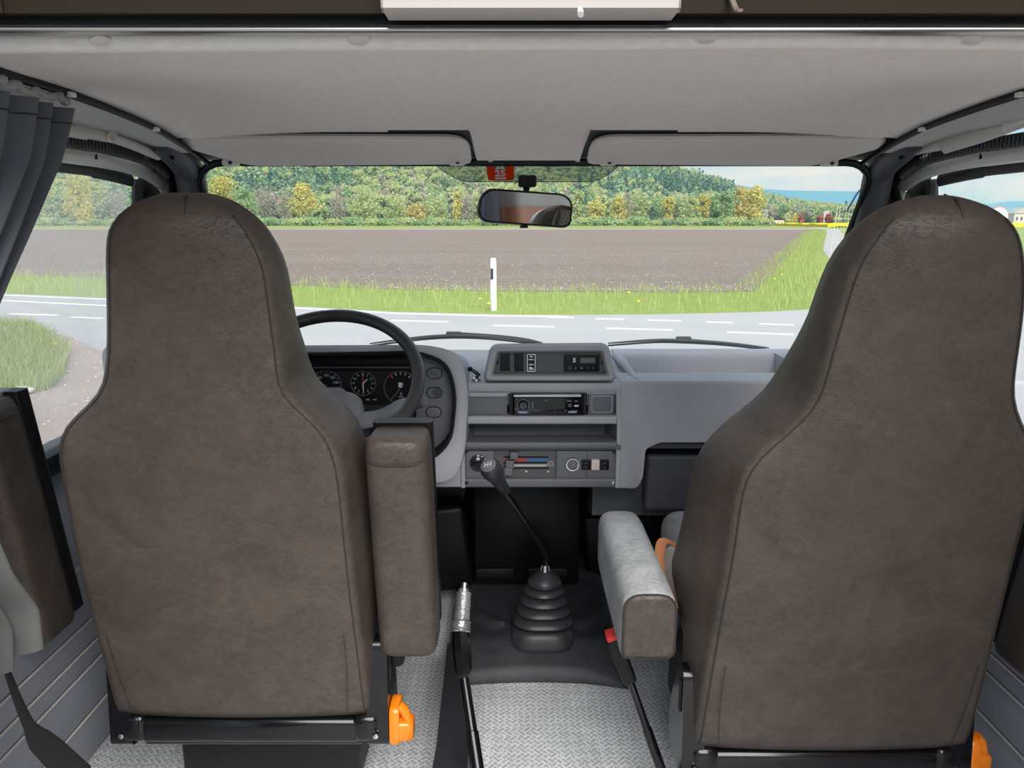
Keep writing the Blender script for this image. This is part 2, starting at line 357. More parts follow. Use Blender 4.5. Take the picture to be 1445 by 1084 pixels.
def rrect(x0, z0, x1, z1, r, seg=4):
    if x0 > x1: x0, x1 = x1, x0
    if z0 > z1: z0, z1 = z1, z0
    r = min(r, .499*(x1-x0), .499*(z1-z0)); out = []
    for (cx, cz, a0) in ((x1-r, z1-r, 0), (x0+r, z1-r, 90), (x0+r, z0+r, 180), (x1-r, z0+r, 270)):
        for k in range(seg+1):
            a = math.radians(a0 + 90*k/seg); out.append((cx + r*math.cos(a), cz + r*math.sin(a)))
    return out
def rpoly(pts, r, seg=4):
    """round the corners of a 2D polygon; r scalar or list"""
    n = len(pts); out = []
    for i in range(n):
        p, a, b = Vector(pts[i]), Vector(pts[i-1]), Vector(pts[(i+1) % n])
        rr = r[i] if isinstance(r, (list, tuple)) else r
        da, db = (a-p), (b-p); k = min(rr, .49*da.length, .49*db.length)
        A, B = p + da.normalized()*k, p + db.normalized()*k
        for j in range(seg+1):
            t = j/seg; q = A*(1-t)**2 + p*2*t*(1-t) + B*t*t; out.append((q.x, q.y))
    return out
def pxloop(pts, Y, r=.004, seg=4):
    return rpoly([(lambda q: (q.x, q.z))(at(a, b, Y)) for a, b in pts], r, seg)
def pxrect(x0, y0, x1, y1, Y, r=.004, seg=4):
    m = (y0+y1)/2; a = at(x0, m, Y).x; b = at(x1, m, Y).x; xm = (x0+x1)/2
    return rrect(a, at(xm, y1, Y).z, b, at(xm, y0, Y).z, r, seg)
def circ(c, r, n=24): return [(c[0]+r*math.cos(2*PI*i/n), c[1]+r*math.sin(2*PI*i/n)) for i in range(n)]

def wloc(p):
    o = Vector((0, 0, 0))
    while p is not None: o = o + p.location; p = p.parent
    return o
def link(o): S.collection.objects.link(o)
def obj(name, mb, m, parent=None, smooth=35, subsurf=0, origin=None, fixn=True):
    me = bpy.data.meshes.new(name)
    if parent is not None: off = wloc(parent)
    elif origin is not None: off = Vector(origin)
    else:
        xs = [v.x for v in mb.v]; ys = [v.y for v in mb.v]; zs = [v.z for v in mb.v]
        off = Vector(((min(xs)+max(xs))/2, (min(ys)+max(ys))/2, min(zs)))
    me.from_pydata([v - off for v in mb.v], [], mb.f)
    ms = m if isinstance(m, (list, tuple)) else [m]
    for a in ms: me.materials.append(M[a] if isinstance(a, str) else a)
    if len(ms) > 1: me.polygons.foreach_set('material_index', mb.mi)
    if fixn:
        bm = bmesh.new(); bm.from_mesh(me); bmesh.ops.remove_doubles(bm, verts=bm.verts[:], dist=1e-6); bmesh.ops.recalc_face_normals(bm, faces=bm.faces[:]); bm.to_mesh(me); bm.free()
    if smooth:
        me.polygons.foreach_set('use_smooth', [True]*len(me.polygons)); me.set_sharp_from_angle(angle=math.radians(smooth))
    o = bpy.data.objects.new(name, me); link(o)
    if parent is not None: o.parent = parent
    else: o.location = off
    if subsurf:
        s = o.modifiers.new('s', 'SUBSURF'); s.levels = s.render_levels = subsurf
    return o
def tag(o, label, cat=None, group=None, kind=None):
    o['label'] = label
    if cat: o['category'] = cat
    if group: o['group'] = group
    if kind: o['kind'] = kind
    return o
def thing(name, loc, label, cat, group=None):
    o = bpy.data.objects.new(name, None); link(o); o.location = loc; o.empty_display_size = .05
    return tag(o, label, cat, group)
def struct(o, label): return tag(o, label, None, None, 'structure')
def text(name, s, size, loc, m, parent, rot=(PI/2, 0, 0), align='CENTER', ext=.0003, bold=False):
    cu = bpy.data.curves.new(name, 'FONT'); cu.body = s; cu.size = size; cu.align_x = align; cu.align_y = 'CENTER'; cu.extrude = ext; cu.resolution_u = 2
    if bold: cu.offset = size*.025
    to = bpy.data.objects.new(name, cu); link(to)
    dg = bpy.context.evaluated_depsgraph_get()
    me = bpy.data.meshes.new_from_object(to.evaluated_get(dg)); bpy.data.objects.remove(to)
    me.transform(Matrix.Translation(Vector(loc) - wloc(parent)) @ __import__('mathutils').Euler(rot).to_matrix().to_4x4())
    me.materials.clear(); me.materials.append(M[m])
    o = bpy.data.objects.new(name, me); link(o); o.parent = parent
    return o
def V(*a): return Vector(a)
def smooth_path(pts, n=6):
    """Catmull-Rom through points"""
    P = [Vector(p) for p in pts]; out = []
    for i in range(len(P)-1):
        p0, p1, p2, p3 = P[max(i-1, 0)], P[i], P[i+1], P[min(i+2, len(P)-1)]
        for k in range(n):
            t = k/n
            out.append(.5*((2*p1) + (p2-p0)*t + (2*p0-5*p1+4*p2-p3)*t*t + (3*p1-p0-3*p2+p3)*t**3))
    out.append(P[-1]); return out
MID = .05                                   # the van's middle plane lies 5 cm to the right of the camera
def mir(p): p = Vector(p); return Vector((2*MID - p.x, p.y, p.z))

# ================================================================== outside: ground, road, field, hill
GZ = -0.55
def fast(name, v, f, mats, mi=None, smooth=False):
    me = bpy.data.meshes.new(name); v = np.asarray(v, np.float32); f = np.asarray(f, np.int32)
    n, k = f.shape
    me.vertices.add(len(v)); me.vertices.foreach_set('co', v.ravel())
    me.loops.add(n*k); me.loops.foreach_set('vertex_index', f.ravel())
    me.polygons.add(n); me.polygons.foreach_set('loop_start', np.arange(0, n*k, k, dtype=np.int32))
    for a in mats: me.materials.append(a)
    if mi is not None: me.polygons.foreach_set('material_index', np.asarray(mi, np.int32))
    if smooth: me.polygons.foreach_set('use_smooth', [True]*n)
    me.update(calc_edges=True); me.validate()
    return me
def fobj(name, me, loc=(0, 0, 0), parent=None):
    o = bpy.data.objects.new(name, me); link(o); o.location = loc
    if parent is not None: o.parent = parent
    return o
def flat(name, pts, z, m, label):
    mb = MB(); vs = [Vector((p[0], p[1], z)) for p in pts]
    mb.add(vs, [list(range(len(vs)))])
    me = bpy.data.meshes.new(name); me.from_pydata([v for v in vs], [], mb.f); me.materials.append(m)
    if me.polygons[0].normal.z < 0: me.flip_normals()
    o = bpy.data.objects.new(name, me); link(o)
    return struct(o, label)
gp = lambda a, b, z=GZ: atz(a, b, z)

m_grass = groundmat('meadow_grass_ground', (.20, .30, .055), (.27, .37, .085), (.34, .40, .12), 1, fine=3)
m_field = groundmat('ploughed_soil', (.29, .24, .195), (.345, .285, .235), (.15, .12, .098), 1.0, (.35, 1.6, 1), speck=.35, speckcol=(.55, .50, .44), fine=5, bump=.6)
m_dry = groundmat('dry_soil', (.40, .32, .26), (.46, .36, .29), (.36, .28, .22), 1, (.3, 1, 1))
m_road = groundmat('pale_asphalt', (.44, .44, .43), (.50, .50, .49), (.40, .40, .39), 2, (1, 1.6, 1), fine=12)
m_gravel = groundmat('gravelly_dirt', (.42, .34, .29), (.50, .42, .37), (.32, .25, .21), 6, speck=.7, speckcol=(.72, .68, .64), fine=3, bump=.3)
m_rape = groundmat('yellow_rapeseed', (.72, .55, .005), (.80, .62, .01), (.62, .52, .02), 1, fine=2)
m_path = groundmat('pale_track', (.46, .44, .42), (.50, .48, .46), (.42, .40, .38), 1)
m_mark = pmat('road_marking_paint', (.86, .86, .84), .7, var=.05, vscale=3)

# base land, large
flat('ground', [(-900, -120), (900, -120), (900, 420), (-900, 420)], GZ, m_grass, 'flat green meadow land around the road and the ploughed field')
# road: everything from the pull-off to the far kerb
edge_px = [(-140, 411), (20, 415), (145, 420.5), (280, 427), (420, 433), (560, 440.5), (700, 444), (800, 445), (930, 444), (1060, 441), (1130, 438), (1210, 431)]
edge = [gp(*p) for p in edge_px]
near = [(60, 20), (60, 5.0), (-14, 5.0)]
lp = [(e.x, e.y) for e in edge]
flat('road', [(-80, lp[0][1]+8)] + lp + [(14, 17.5), (60, 20), (60, -40), (-60, -40), (-80, 11)], GZ+.004, m_road, 'pale grey asphalt road crossing in front of the van')
flat('dirt_patch', [(p.x, p.y) for p in [gp(62, 466), gp(105, 478), gp(150, 500), gp(185, 540), gp(230, 600), gp(420, 700), gp(420, 800), gp(-120, 800), gp(-400, 640), gp(-300, 540)]], GZ+.007, m_gravel, 'pinkish gravelly dirt lay-by beside the road')
# ploughed field and its far bands
fld = [(-400, 388), (20, 389), (145, 392), (420, 403), (560, 409), (700, 411), (960, 413.5), (1062, 412), (1076, 402), (1085, 393), (1102, 375), (1118, 357), (1130, 342), (1140, 330), (1148, 324.2)]
fp = [gp(*p) for p in fld]
flat('field', [(-300, 22)] + [(p.x, p.y) for p in fp] + [(-300, fp[-1].y)], GZ+.004, m_field, 'bare brown ploughed field beyond the road verge')
y0 = fp[-1].y
a, b = gp(1148, 324.2), gp(1146, 322)
flat('field', [(-300, y0), (a.x, y0), (b.x, b.y), (-300, b.y)], GZ+.006, m_dry, 'pale dry soil strip along the far edge of the ploughed field')
# path on the right
pth = [(1140, 321.2), (1165, 324.0), (1167, 328), (1164, 340), (1160, 352), (1225, 438), (1330, 438), (1215, 350), (1190, 330), (1184, 324.5), (1162, 321.2)]
flat('path', [(gp(*p).x, gp(*p).y) for p in pth], GZ+.009, m_path, 'pale farm track running off beside the field to the right')
# rapeseed: a crop with height
mb = MB(); q0, q1 = gp(1098, 319.6), gp(1700, 321.5)
def rp(i, j):
    x = q0.x + (q1.x + 120 - q0.x)*i; y = 240 + 130*j
    return V(x + 26*j, y, GZ + .9 + .25*math.sin(i*91) + .2*math.sin(j*37+i*50))
mb.sheet(rp, 60, 10, (0, 0, -.95))
struct(obj('rapeseed_field', mb, m_rape, smooth=0), 'bright yellow flowering rapeseed strip behind the farm track')
# road markings
def mark(pxs, wd, label, grp, z=GZ+.012):
    P = [gp(*p) for p in pxs]; mb = MB(); l, r = [], []
    for i, p in enumerate(P):
        d = (P[min(i+1, len(P)-1)] - P[max(i-1, 0)]); d.z = 0; d.normalize(); n_ = V(-d.y, d.x, 0)*wd/2
        l.append(p + n_ + V(0, 0, z-GZ)); r.append(p - n_ + V(0, 0, z-GZ))
    n_ = len(P); vs = l + r + [v - V(0, 0, .006) for v in l + r]; K = 2*n_
    fs = []
    for i in range(n_-1): fs += [[i, i+1, n_+i+1, n_+i], [i, i+1, i+1+K, i+K], [n_+i, n_+i+1, n_+i+1+K, n_+i+K]]
    fs += [[0, n_, n_+K, K], [n_-1, 2*n_-1, 2*n_-1+K, n_-1+K]]
    mb.add(vs, fs); o = obj('road_marking', mb, m_mark, smooth=0)
    tag(o, label, 'road marking', grp); o['kind'] = 'thing'; return o
mark([(a, b+2.4) for a, b in edge_px[:8]], .14, 'continuous white edge line along the verge of the road', 'road markings')
mark([(-80, 421), (20, 425.5), (145, 431.8), (250, 438)], .14, 'second continuous white line, just nearer than the edge line', 'road markings')
for i, d in enumerate([((14, 443.5), (81, 445.5)), ((100, 448), (145, 450)), ((552, 453), (632, 455)), ((696, 460), (782, 462)), ((855, 464), (949, 466.5)), ((1026, 469.5), (1120, 473))]):
    mark(d, .12, ['long dash of the nearer lane line, seen through the side window beside the curtain', 'lane-line dash just left of the driver headrest in the side window', 'long lane-line dash just above the left windscreen wiper', 'long lane-line dash right under the marker post', 'long lane-line dash above the dashboard pod, right half of the windscreen', 'long lane-line dash nearest the passenger headrest'][i], 'road markings')
for i, d in enumerate([((772, 448.3), (810, 449)), ((840, 450.5), (881, 451.3)), ((913, 452.3), (961, 453.6)), ((996, 455.2), (1034, 456.2)), ((1071, 457.8), (1120, 459.4))]):
    mark(d, .12, ['first short dash of the far lane line, counted from the marker post', 'second short dash of the far lane line from the marker post', 'third short dash of the far lane line from the marker post', 'fourth short dash of the far lane line from the marker post', 'short far lane-line dash closest to the passenger headrest'][i], 'road markings')

# delineator post
def marker_post():
    c = gp(696.5, 438.2); H = 1.0
    sd_ = lambda z: .058 - .006*(z/H)
    t = thing('delineator_post', c, 'white roadside marker post with dark reflector band in the grass verge', 'post')
    mb = MB(); lo = lambda z, k=1: [c + V(x*k, y*k, z) for x, y in [(-.06, -.03), (-.03, -.055), (.03, -.055), (.06, -.03), (.06, .045), (-.06, .045)]]
    mb.loft([lo(0), lo(.55, .97), lo(.93, .93), lo(.985, .80), lo(1.0, .55)]); obj('post_body', mb, 'white', t)
    mb = MB(); z0, z1 = .60, .80
    mb.add([c + V(-.052, -.0605, z0), c + V(-.001, -.0605, z0), c + V(-.001, -.0605, z1), c + V(-.052, -.0605, z1)] + [c + V(-.052, -.045, z0), c + V(.0, -.045, z0), c + V(.0, -.045, z1), c + V(-.052, -.045, z1)],
           [[0, 1, 2, 3], [4, 5, 1, 0], [7, 6, 2, 3], [0, 3, 7, 4], [1, 2, 6, 5]]); o = obj('reflector', mb, 'dark', t); o['label'] = 'dark grey reflector band'
marker_post()

# grass blades
m_blade = leafmat('verge_grass_blades', (.26, .38, .06), (.62, .66, .26), .4)
def inpoly(x, y, poly):
    r = np.zeros(len(x), bool); j = len(poly)-1
    for i in range(len(poly)):
        xi, yi = poly[i]; xj, yj = poly[j]
        with np.errstate(divide='ignore', invalid='ignore'):
            c = ((yi > y) != (yj > y)) & (x < (xj-xi)*(y-yi)/(yj-yi+1e-12)+xi)
        r ^= c; j = i
    return r
def blades(name, poly, n, hmin, hmax, wd, label, seed):
    g = np.random.default_rng(seed); poly = [(p[0], p[1]) for p in poly]
    x0, x1 = min(p[0] for p in poly), max(p[0] for p in poly); y0, y1 = min(p[1] for p in poly), max(p[1] for p in poly)
    x = g.uniform(x0, x1, n*4); y = g.uniform(y0, y1, n*4); k = inpoly(x, y, poly); x, y = x[k][:n], y[k][:n]; n = len(x)
    clump = .6 + .4*np.sin(x*1.7 + 2*np.sin(y*1.3)) * np.sin(y*2.1 + 1.5*np.sin(x*.9))
    h = g.uniform(hmin, hmax, n)*(.75+.4*clump); th = g.uniform(0, 2*PI, n); le = g.uniform(.1, .6, n)*h; la = g.uniform(0, 2*PI, n)
    wx, wy = np.cos(th)*wd, np.sin(th)*wd; dx, dy = np.cos(la)*le, np.sin(la)*le
    z = np.full(n, GZ)
    v = np.stack([np.stack([x-wx, y-wy, z], 1), np.stack([x+wx, y+wy, z], 1), np.stack([x+wx*.7+dx*.35, y+wy*.7+dy*.35, z+h*.6], 1), np.stack([x-wx*.7+dx*.35, y-wy*.7+dy*.35, z+h*.6], 1), np.stack([x+dx, y+dy, z+h], 1), np.stack([x+dx+.002, y+dy, z+h], 1)], 1).reshape(-1, 3)
    i = np.arange(n)*6; f = np.concatenate([np.stack([i, i+1, i+2, i+3], 1), np.stack([i+3, i+2, i+5, i+4], 1)])
    return tag(fobj(name, fast(name, v, f, [m_blade])), label, 'grass', None, 'stuff')
verge = [gp(a, b-.3) for a, b in edge_px[:11]] + [gp(*p) for p in [(1150, 436), (1162, 360), (1163, 342), (1166, 326), (1155, 323.5)]] + [p + V(g_[0], g_[1], 0) for p, g_ in zip(fp[::-1][1:], [(-.3, .9)]*40)]
blades('verge_grass', verge, 120000, .10, .30, .008, 'green grass verge between the road edge and the ploughed field', 3)
vr = [gp(*p) for p in [(1050, 444), (1145, 437), (1160, 345), (1155, 330), (1130, 345), (1085, 395), (1062, 415)]]
blades('verge_grass', vr, 22000, .08, .22, .008, 'grass corner widening beside the farm track at the field end', 4)
flat('ground', [(gp(*p).x, gp(*p).y) for p in [(-420, 468), (0, 470), (46, 473), (66, 486), (88, 502), (84, 528), (64, 548), (28, 556), (-60, 562), (-420, 586)]], GZ+.010, m_grass, 'grassy ground under the lay-by grass patch')
patch = [gp(*p) for p in [(-420, 462), (0, 464), (50, 467), (72, 482), (96, 500), (92, 530), (70, 552), (30, 560), (-60, 566), (-420, 590)]]
blades('lay_by_grass', patch, 60000, .10, .26, .005, 'bright yellow-green grass patch beside the dirt lay-by, left of the van', 5)
# dandelions in the verge
m_dand = pmat('dandelion_yellow', (.9, .62, .01), .6)
def flower(px, py, lab):
    c = gp(px, py); mb = MB(); mb.tube([c, c + V(.01, 0, .16)], .004, 5); o_ = c + V(.01, 0, .16)
    t = thing('dandelion', c, lab, 'flower', 'dandelions'); obj('stem', mb, m_blade, t)
    mb = MB(); mb.lathe([(.012, -.01), (.035, 0), (.028, .014), (.004, .018)], o_, (.1, -.3, 1), 10); obj('blossom', mb, m_dand, t)
for p in [(689, 440, 'yellow dandelion at the foot of the marker post'), (677, 433, 'yellow dandelion a little left of the marker post'), (886, 423, 'lone yellow dandelion in the verge below the middle of the field'), (900, 437, 'yellow dandelion low in the verge right of the marker post'),
          (80, 503, 'yellow dandelion at the edge of the lay-by grass patch'), (1102, 395, 'yellow dandelion in the grass corner by the track'), (1128, 372, 'yellow dandelion high in the grass corner by the track'), (1092, 402, 'yellow dandelion low at the field end of the grass corner')]:
    flower(*p)
# pale stones lying on the soil
g = np.random.default_rng(11); n = 4200
a = g.uniform(-.66, .40, n); d = 19.2 + 34*g.power(.55, n)**1.6; x = a*d; y = d; k = inpoly(x, y, [(p.x, p.y) for p in fp] + [(-300, fp[-1].y), (-300, 22)]); x, y = x[k], y[k]; n = len(x); s_ = g.uniform(.009, .030, n)
oc = np.array([(1, 0, 0), (-1, 0, 0), (0, 1, 0), (0, -1, 0), (0, 0, .7), (0, 0, -.5)]); of = np.array([(0, 2, 4), (2, 1, 4), (1, 3, 4), (3, 0, 4), (2, 0, 5), (1, 2, 5), (3, 1, 5), (0, 3, 5)])
v = (np.stack([x, y, np.full(n, GZ+.012)], 1)[:, None, :] + oc[None]*s_[:, None, None]*g.uniform(.6, 1.6, (n, 1, 3))).reshape(-1, 3); f = (np.arange(n)*6)[:, None, None] + of[None]
m_stone = leafmat('pale_stones', (.36, .31, .26), (.66, .61, .54), 0)
tag(fobj('field_stones', fast('field_stones', v, f.reshape(-1, 3), [m_stone])), 'pale stones and straw bits scattered on the ploughed soil', 'stones', None, 'stuff')

g = np.random.default_rng(17); n = 2600; x = g.uniform(-10, -1.2, n); y = g.uniform(3.0, 12.5, n); dp = [gp(*p) for p in [(62, 466), (105, 478), (150, 500), (185, 540), (230, 600), (420, 700), (420, 800), (-120, 800), (-400, 640), (-60, 562), (28, 556), (64, 548), (86, 522)]]
k = inpoly(x, y, [(p.x, p.y) for p in dp]); x, y = x[k], y[k]; n = len(x); s_ = g.uniform(.006, .030, n)*g.uniform(.5, 1, n)
v = (np.stack([x, y, np.full(n, GZ+.010)], 1)[:, None, :] + oc[None]*s_[:, None, None]*g.uniform(.6, 1.5, (n, 1, 3))).reshape(-1, 3); f = (np.arange(n)*6)[:, None, None] + of[None]
tag(fobj('lay_by_pebbles', fast('lay_by_pebbles', v, f.reshape(-1, 3), [leafmat('lay_by_pebble_stone', (.34, .28, .24), (.74, .68, .62), 0)])), 'loose pebbles strewn over the dirt lay-by', 'pebbles', None, 'stuff')

# hill: an elevation profile over the bearing a = x / Y
prof = [(-400, 205), (100, 190), (450, 178), (700, 196), (840, 220), (900, 240), (930, 250), (960, 259), (1010, 272), (1050, 282), (1100, 292), (1150, 300), (1180, 303), (1240, 305), (1300, 308), (1500, 309)]
pa = [ray(*p).x/ray(*p).y for p in prof]; pe = [ray(*p).z/ray(*p).y for p in prof]
def hill_h(x, y):
    a = x/np.maximum(y, 1); crest = np.interp(a, pa, pe)*720 + CAMZ - GZ
    s_ = np.clip((y-385)/(720-385), 0, 1); s_ = s_*s_*(3-2*s_)*.35 + s_*.65
    bump = 4*np.sin(x*.021+1)*np.sin(y*.017) + 2.5*np.sin(x*.05+y*.03)
    return crest*s_ + bump*s_*np.clip(crest/60, 0, 1)
xs = np.linspace(-640, 460, 90); ys = np.linspace(380, 900, 44); X, Y = np.meshgrid(xs, ys); Z = GZ + hill_h(X, np.minimum(Y, 720)) - np.clip(Y-720, 0, None)*.25
i, j = np.meshgrid(np.arange(89), np.arange(43)); q = (j*90+i).ravel()
m_floor = groundmat('forest_floor', (.10, .14, .045), (.14, .17, .06), (.20, .19, .09), .5)
struct(fobj('hill', fast('hill', np.stack([X, Y, Z], 2).reshape(-1, 3), np.stack([q, q+1, q+91, q+90], 1), [m_floor], None, True)), 'wooded hillside rising behind the field')

# leaf masses
def crown(n, blobs, leaf, g, droop=0):
    """n leaf cards on the outside of blobs [(cx,cy,cz,rx,ry,rz)]"""
    B = np.array(blobs, float); wv = (B[:, 3]*B[:, 5]); pick = g.choice(len(B), n, p=wv/wv.sum()); b = B[pick]
    d = g.normal(size=(n, 3)); d /= np.linalg.norm(d, axis=1)[:, None]; r = g.uniform(.72, 1.04, n)[:, None]
    c = b[:, :3] + d*b[:, 3:]*r
    nrm = d*.8 + g.normal(size=(n, 3))*.6; nrm /= np.linalg.norm(nrm, axis=1)[:, None]
    u = np.cross(nrm, g.normal(size=(n, 3))); u /= np.linalg.norm(u, axis=1)[:, None]; w_ = np.cross(nrm, u)
    s_ = leaf*g.uniform(.6, 1.3, n)[:, None]
    v = np.stack([c-u*s_-w_*s_*.6, c+u*s_*.3-w_*s_, c+u*s_+w_*s_*.6, c-u*s_*.3+w_*s_], 1).reshape(-1, 3)
    return v, np.arange(n*4).reshape(-1, 4)
def round_blobs(h, w_, g, k=14, base=.25):
    out = []
    for _ in range(k):
        t = g.uniform(base, .93); rr = w_*.5*math.sin(PI*min(.98, (t-base*.6)/(1.02-base*.6)))**.6
        a = g.uniform(0, 2*PI); q = g.uniform(.1, .75)*rr; r = w_*g.uniform(.13, .24)
        out.append((q*math.cos(a), q*math.sin(a), h*t, r, r, r*g.uniform(.7, 1.0)))
    return out
M['sticker'] = leafmat('orange_red_sticker', (.90, .10, .02), (.90, .10, .02), .5)
LM = {
 'yellow': leafmat('yellow_spring_leaves', (.54, .50, .13), (.76, .70, .27), .35),
 'lime': leafmat('lime_spring_leaves', (.45, .54, .23), (.62, .67, .35), .38),
 'green': leafmat('fresh_green_leaves', (.31, .45, .20), (.46, .58, .31), .38),
 'dark': leafmat('dark_green_needles', (.10, .20, .13), (.17, .28, .17), .22),
 'bluegreen': leafmat('blue_green_leaves', (.26, .41, .25), (.38, .51, .32), .33),
 'bare': leafmat('bare_grey_twigs', (.42, .38, .30), (.55, .51, .42), .3),
 'bronze': leafmat('bronze_leaves', (.52, .45, .16), (.66, .56, .22), .35),
 'red': leafmat('copper_red_leaves', (.32, .10, .09), (.45, .17, .15), .3),
 'blossom': leafmat('white_blossom', (.58, .58, .50), (.75, .75, .68), .3),
}
m_bark = pmat('tree_bark', (.12, .10, .075), .9, var=.2, vscale=3)
def trunk_mesh(h, r, g):
    mb = MB(); top = V(g.uniform(-.3, .3), g.uniform(-.3, .3), h*.75)
    mb.tube([V(0, 0, 0), V(0, 0, h*.3), top*.75, top], [r, r*.8, r*.5, r*.15], 6)
    for k in range(5):
        z = h*g.uniform(.25, .6); a = g.uniform(0, 2*PI); e_ = V(math.cos(a), math.sin(a), .9)*h*g.uniform(.14, .28)
        mb.tube([V(0, 0, z), V(0, 0, z) + e_*.5 + V(0, 0, .1*h), V(0, 0, z) + e_], [r*.45, r*.3, r*.1], 5)
    me = bpy.data.meshes.new('trunk'); me.from_pydata(mb.v, [], mb.f); me.materials.append(m_bark); return me
TP = {}
def tree_mesh(kind, h, w_, seed, n=1500, leaf=.42, base=.22, k=16):
    g = np.random.default_rng(seed); v, f = crown(n, round_blobs(h, w_, g, k, base), leaf, g); return fast('crown', v, f, [LM[kind]])
TREES_Y = 335
def tree(px, top, base, wpx, kind, Y, label, grp, seed, dens=1.0):
    p = at(px, 314, Y); t_ = Y/1.022; h = (base-top)/FPX*t_*1.01; w_ = wpx/FPX*t_
    tr = thing('tree', (p.x, Y, GZ), label, 'tree', grp)
    g = np.random.default_rng(seed)
    me = tree_mesh(kind, h, w_, seed, int(1300*dens*max(.35, min(1.6, h*w_/110))), .40 if kind != 'bare' else .22, .16 if Y > 300 else .2, 34)
    fobj('crown', me, (0, 0, 0), tr); fobj('trunk', trunk_mesh(h, .022*h, g), (0, 0, 0), tr)
    return tr
GT = 'trees along the far edge of the field'
rows = [
 # px, top, base, width, kind, label (None: one of the shared kinds)
 (430, 264, 319, 46, 'yellow', 'round golden-yellow tree with visible trunk right of the driver headrest'),
 (318, 252, 318, 60, 'yellow', 'big yellow-leaved tree partly hidden behind the driver headrest'),
 (512, 266, 319, 46, 'lime', 'broad pale yellow-green tree right of the golden-yellow one'),
 (560, 284, 319, 44, 'lime', None), (590, 288, 319, 36, 'bronze', None), (612, 281, 319, 46, 'lime', 'round pale-yellow crowned tree left of the rear-view mirror'),
 (645, 271, 318, 18, 'yellow', 'slim yellow poplar just left of the rear-view mirror'), (660, 277, 319, 34, 'bare', 'leafless grey tree beside the slim yellow poplar'),
 (480, 262, 318, 30, 'bare', 'thin grey leafless tree between the golden and the pale tree'), (402, 268, 318, 36, 'bare', 'grey leafless tree left of the golden-yellow one'),
 (375, 266, 318, 46, 'bare', None), (700, 282, 319, 40, 'lime', None), (735, 280, 319, 42, 'green', None), (775, 282, 319, 40, 'lime', None),
 (815, 270, 318, 26, 'lime', None), (840, 281, 319, 28, 'yellow', 'first small bright-yellow tree right of the mirror'), (872, 280, 319, 27, 'yellow', 'second small bright-yellow tree right of the mirror'),
 (884, 270, 317, 20, 'bare', 'pale grey leafless tree behind the small bright-yellow pair'), (905, 274, 318, 28, 'lime', None), (924, 280, 318, 30, 'green', None),
 (942, 277, 318, 26, 'yellow', 'pale yellow tree in the middle of the row right of the mirror'), (958, 278, 318, 26, 'green', None), (974, 277, 318, 26, 'lime', None), (992, 276, 318, 26, 'yellow', None),
 (1006, 277, 318, 24, 'green', None), (1024, 268, 318, 32, 'green', 'tall green tree next to the bronze trees at the end of the row'), (1044, 266, 318, 32, 'bronze', 'bronze-tinted tree, second from the end of the row'),
 (1064, 265, 318, 36, 'yellow', 'tall golden tree closing the right end of the tree row'), (1056, 292, 319, 26, 'lime', None), (1010, 298, 319, 16, 'yellow', None), (920, 292, 319, 12, 'dark', 'dark conical evergreen inside the tree row'),
 (960, 296, 319, 28, 'lime', None), (980, 300, 319, 20, 'green', None), (1078, 296, 318, 12, 'blossom', 'small white-blossoming tree at the end of the row'),
 # left window
 (112, 248, 318, 60, 'yellow', 'yellow-green tree in the side window, beside the curtain'), (165, 262, 318, 50, 'bare', 'grey leafless tree in the side window next to the driver headrest'), (125, 290, 319, 32, 'yellow', 'small yellow bush-like tree low in the side window'),
 (60, 256, 318, 60, 'lime', 'pale tree in the side window half behind the curtain edge'), (215, 266, 318, 50, 'lime', None), (260, 262, 318, 50, 'green', None), (345, 268, 318, 40, 'green', None), (10, 250, 318, 60, 'green', None),
]
shared = {'lime': 'pale lime-green tree in the row along the field edge', 'green': 'fresh green tree in the row along the field edge', 'yellow': 'small yellow tree among the green ones in the field row', 'bronze': 'low bronze-green tree in the field row', 'bare': 'grey leafless tree in the field row near the driver headrest'}
for n_, (px, top, base, wd, kind, lab) in enumerate(rows):
    yy = TREES_Y + (n_ % 5)*3 + (14 if wd > 40 else 0)
    tree(px, top, base, wd, kind, yy, lab or shared[kind], GT, 100+n_)
# bushes along the foot of the row
bm_ = []
for k in range(3):
    g = np.random.default_rng(40+k); v, f = crown(520, [(g.uniform(-2.2, 2.2), g.uniform(-1, 1), g.uniform(.7, 2.0), 1.5, 1.3, 1.2) for _ in range(9)], .30, g); bm_.append((v, f))
bush_me = [fast('bush', *bm_[k], [LM[c]]) for k, c in enumerate(('green', 'lime', 'green'))]
g = np.random.default_rng(5)
for k, px in enumerate(list(np.arange(-10, 1085, 17.0))):
    px = float(px + g.uniform(-6, 6))
    if 190 < px < 285: continue
    p = at(px, 314, TREES_Y-8); o = fobj('bush', bush_me[k % 3], (p.x, TREES_Y-8+g.uniform(-3, 3), GZ)); s_ = g.uniform(.8, 1.35); o.scale = (s_*1.25, s_, s_)
    tag(o, 'low %s bush in the hedge at the foot of the tree row' % ('fresh green', 'lime green', 'fresh green')[k % 3], 'bush', 'hedge bushes along the field edge')
